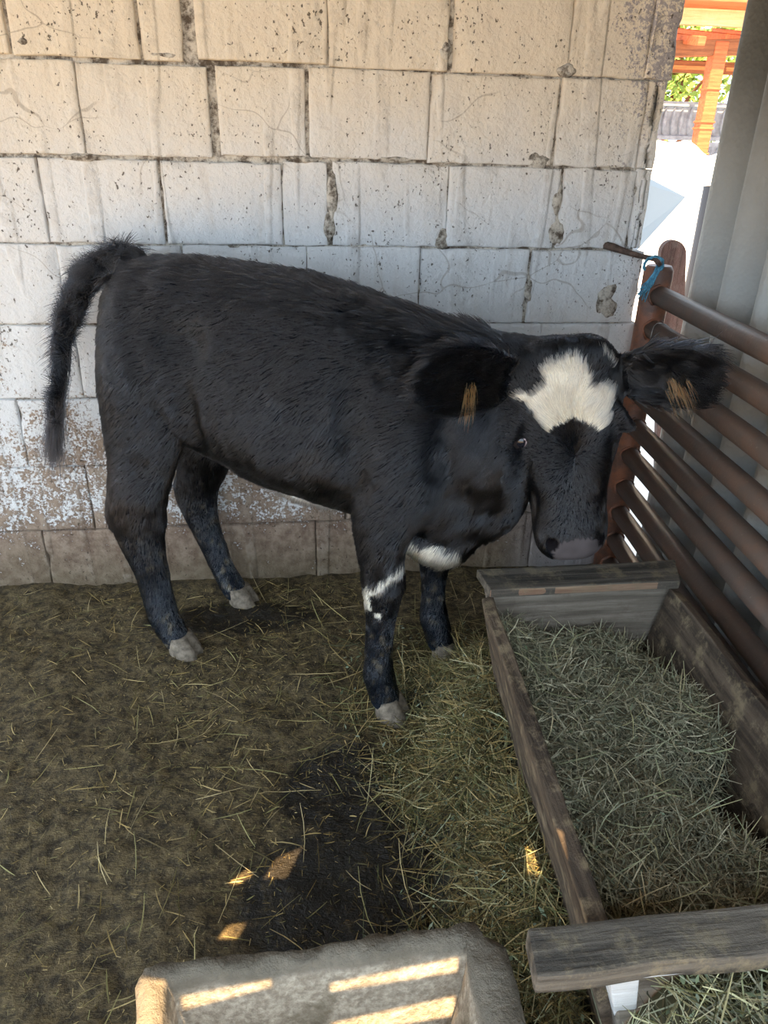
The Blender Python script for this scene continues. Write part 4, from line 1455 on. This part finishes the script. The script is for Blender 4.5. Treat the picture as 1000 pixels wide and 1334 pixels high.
flow = unit(flow - q * np.sum(flow * q, 1)[:, None])
ln = rng.uniform(.016, .028, NH)
ln = np.where(p[:, 2] < .42, ln * .55, ln)
ln = np.where(hm, ln * (1 - .55 * hw[:, 0]), ln)
crest = (~hm) & (q[:, 2] > .6) & (p[:, 2] > .98)
ln = np.where(crest, ln * 1.5, ln)
ln = np.where(neckm & ~hm, ln * 1.45, ln)
poll = hm & (w_ < .06)
ln = np.where(poll, ln * 1.5, ln)
ln = np.where(tailm, ln * 1.7, ln)
cols, white = coat_colour(p)
ln = np.where(white & hm, .021, ln)
lift = np.where(hm, .22, .20) + np.where(poll | crest, .22, 0)
lift = np.where(white, lift + .08, lift) * (.35 + 1.5 * vnoise(p * 48 + 5))
ok = ~((((u - .018) / .062) ** 2 + ((w_ - .470) / .042) ** 2 < 1) & (f_ > -.08))
for uu, vv_ in ((-.041, .450), (.075, .450)):
    ok &= np.linalg.norm((p - hd(uu, vv_, -.020)) / V3([.015, .02, .024]), axis=1) > 1
ok &= np.minimum(np.linalg.norm(p - hd(-.104, .203, -.042), axis=1), np.linalg.norm(p - hd(.121, .204, -.05), axis=1)) > .021
cols = cols * rng.uniform(.7, 1.3, (NH, 1))
guard = rng.uniform(0, 1, NH) < .07
cols[guard & ~white] = V3([.017, .020, .026]) * rng.uniform(.2, 1.7, ((guard & ~white).sum(), 1))
ln = np.where(guard, ln * 1.15, ln)
d0 = unit(flow + q * (lift * 1.6)[:, None])
d1 = unit(flow + q * (lift * .1)[:, None])
strands('coat', p[ok], d0[ok], d1[ok], ln[ok], np.where(guard[ok], .0011, .00072), cols[ok], M_COAT)

# long hair: tail fringe, tail tuft, ear fringes, neck crest
def tail_hair():
    n_ = 1600
    i = rng.integers(5, len(TAILC) - 12, n_)
    c_ = TAILC[i] + rng.normal(0, .010, (n_, 3))
    t_ = unit(TAILC[np.minimum(i + 1, len(TAILC) - 1)] - TAILC[i - 1])
    up_ = V3([-.5, 0, .85]) + rng.normal(0, .35, (n_, 3))
    up_ = unit(up_ - t_ * np.sum(up_ * t_, 1)[:, None])
    fade = (1 - i / len(TAILC)) ** .5
    l1 = rng.uniform(.045, .075, n_) * (.5 + .6 * fade)
    a_ = (c_, unit(up_ + t_ * .5), unit(up_ * .7 + t_), l1)
    n2 = 2200
    i2 = rng.integers(len(TAILC) - 16, len(TAILC), n2)
    c2 = TAILC[i2] + rng.normal(0, .008, (n2, 3))
    tgt = V3([-.806, -.12, .535]) + rng.normal(0, 1, (n2, 3)) * V3([.016, .012, .03]) * rng.uniform(.2, 1.6, (n2, 1))
    l2 = np.linalg.norm(tgt - c2, axis=1) * rng.uniform(.35, 1.0, n2)
    s2 = unit(tgt - c2 + rng.normal(0, .018, (n2, 3)))
    b_ = (c2, s2, unit(tgt - c2), l2)
    P_, A_, B_, L_ = (np.concatenate([x_, y_]) for x_, y_ in zip(a_, b_))
    cl = np.tile(V3([.010, .011, .015]), (len(P_), 1)) * rng.uniform(.7, 1.5, (len(P_), 1))
    strands('tail_switch', P_, A_, B_, L_, np.full(len(P_), .0007), cl, M_COAT)
tail_hair()
def ear_fringe():
    P_, A_, B_, L_, C_ = [], [], [], [], []
    for (B, d, W_, N_, LL), s0, s1, n_ in zip(EARS, (.40, .46), (.52, .66), (60, 75)):
        s = rng.uniform(s0, s1, n_)
        c_ = B + d * (LL * s)[:, None] - W_ * .020 + N_ * .012 - W_ * rng.uniform(-.01, .03, n_)[:, None]
        dr = unit(-ZA * .75 + d * .35 + N_ * .45 + rng.normal(0, .10, (n_, 3)))
        P_.append(c_); A_.append(dr); B_.append(unit(dr - ZA * .7 + d * .2)); L_.append(rng.uniform(.035, .075, n_))
        mixk = rng.uniform(0, 1, (n_, 1))
        C_.append(V3([.20, .05, .010]) * mixk + V3([.34, .15, .05]) * (1 - mixk))
    strands('ear_fringe', np.concatenate(P_), np.concatenate(A_), np.concatenate(B_), np.concatenate(L_), np.full(135, .0006), np.concatenate(C_), M_COAT, 'tan hair hanging from the ears')
ear_fringe()
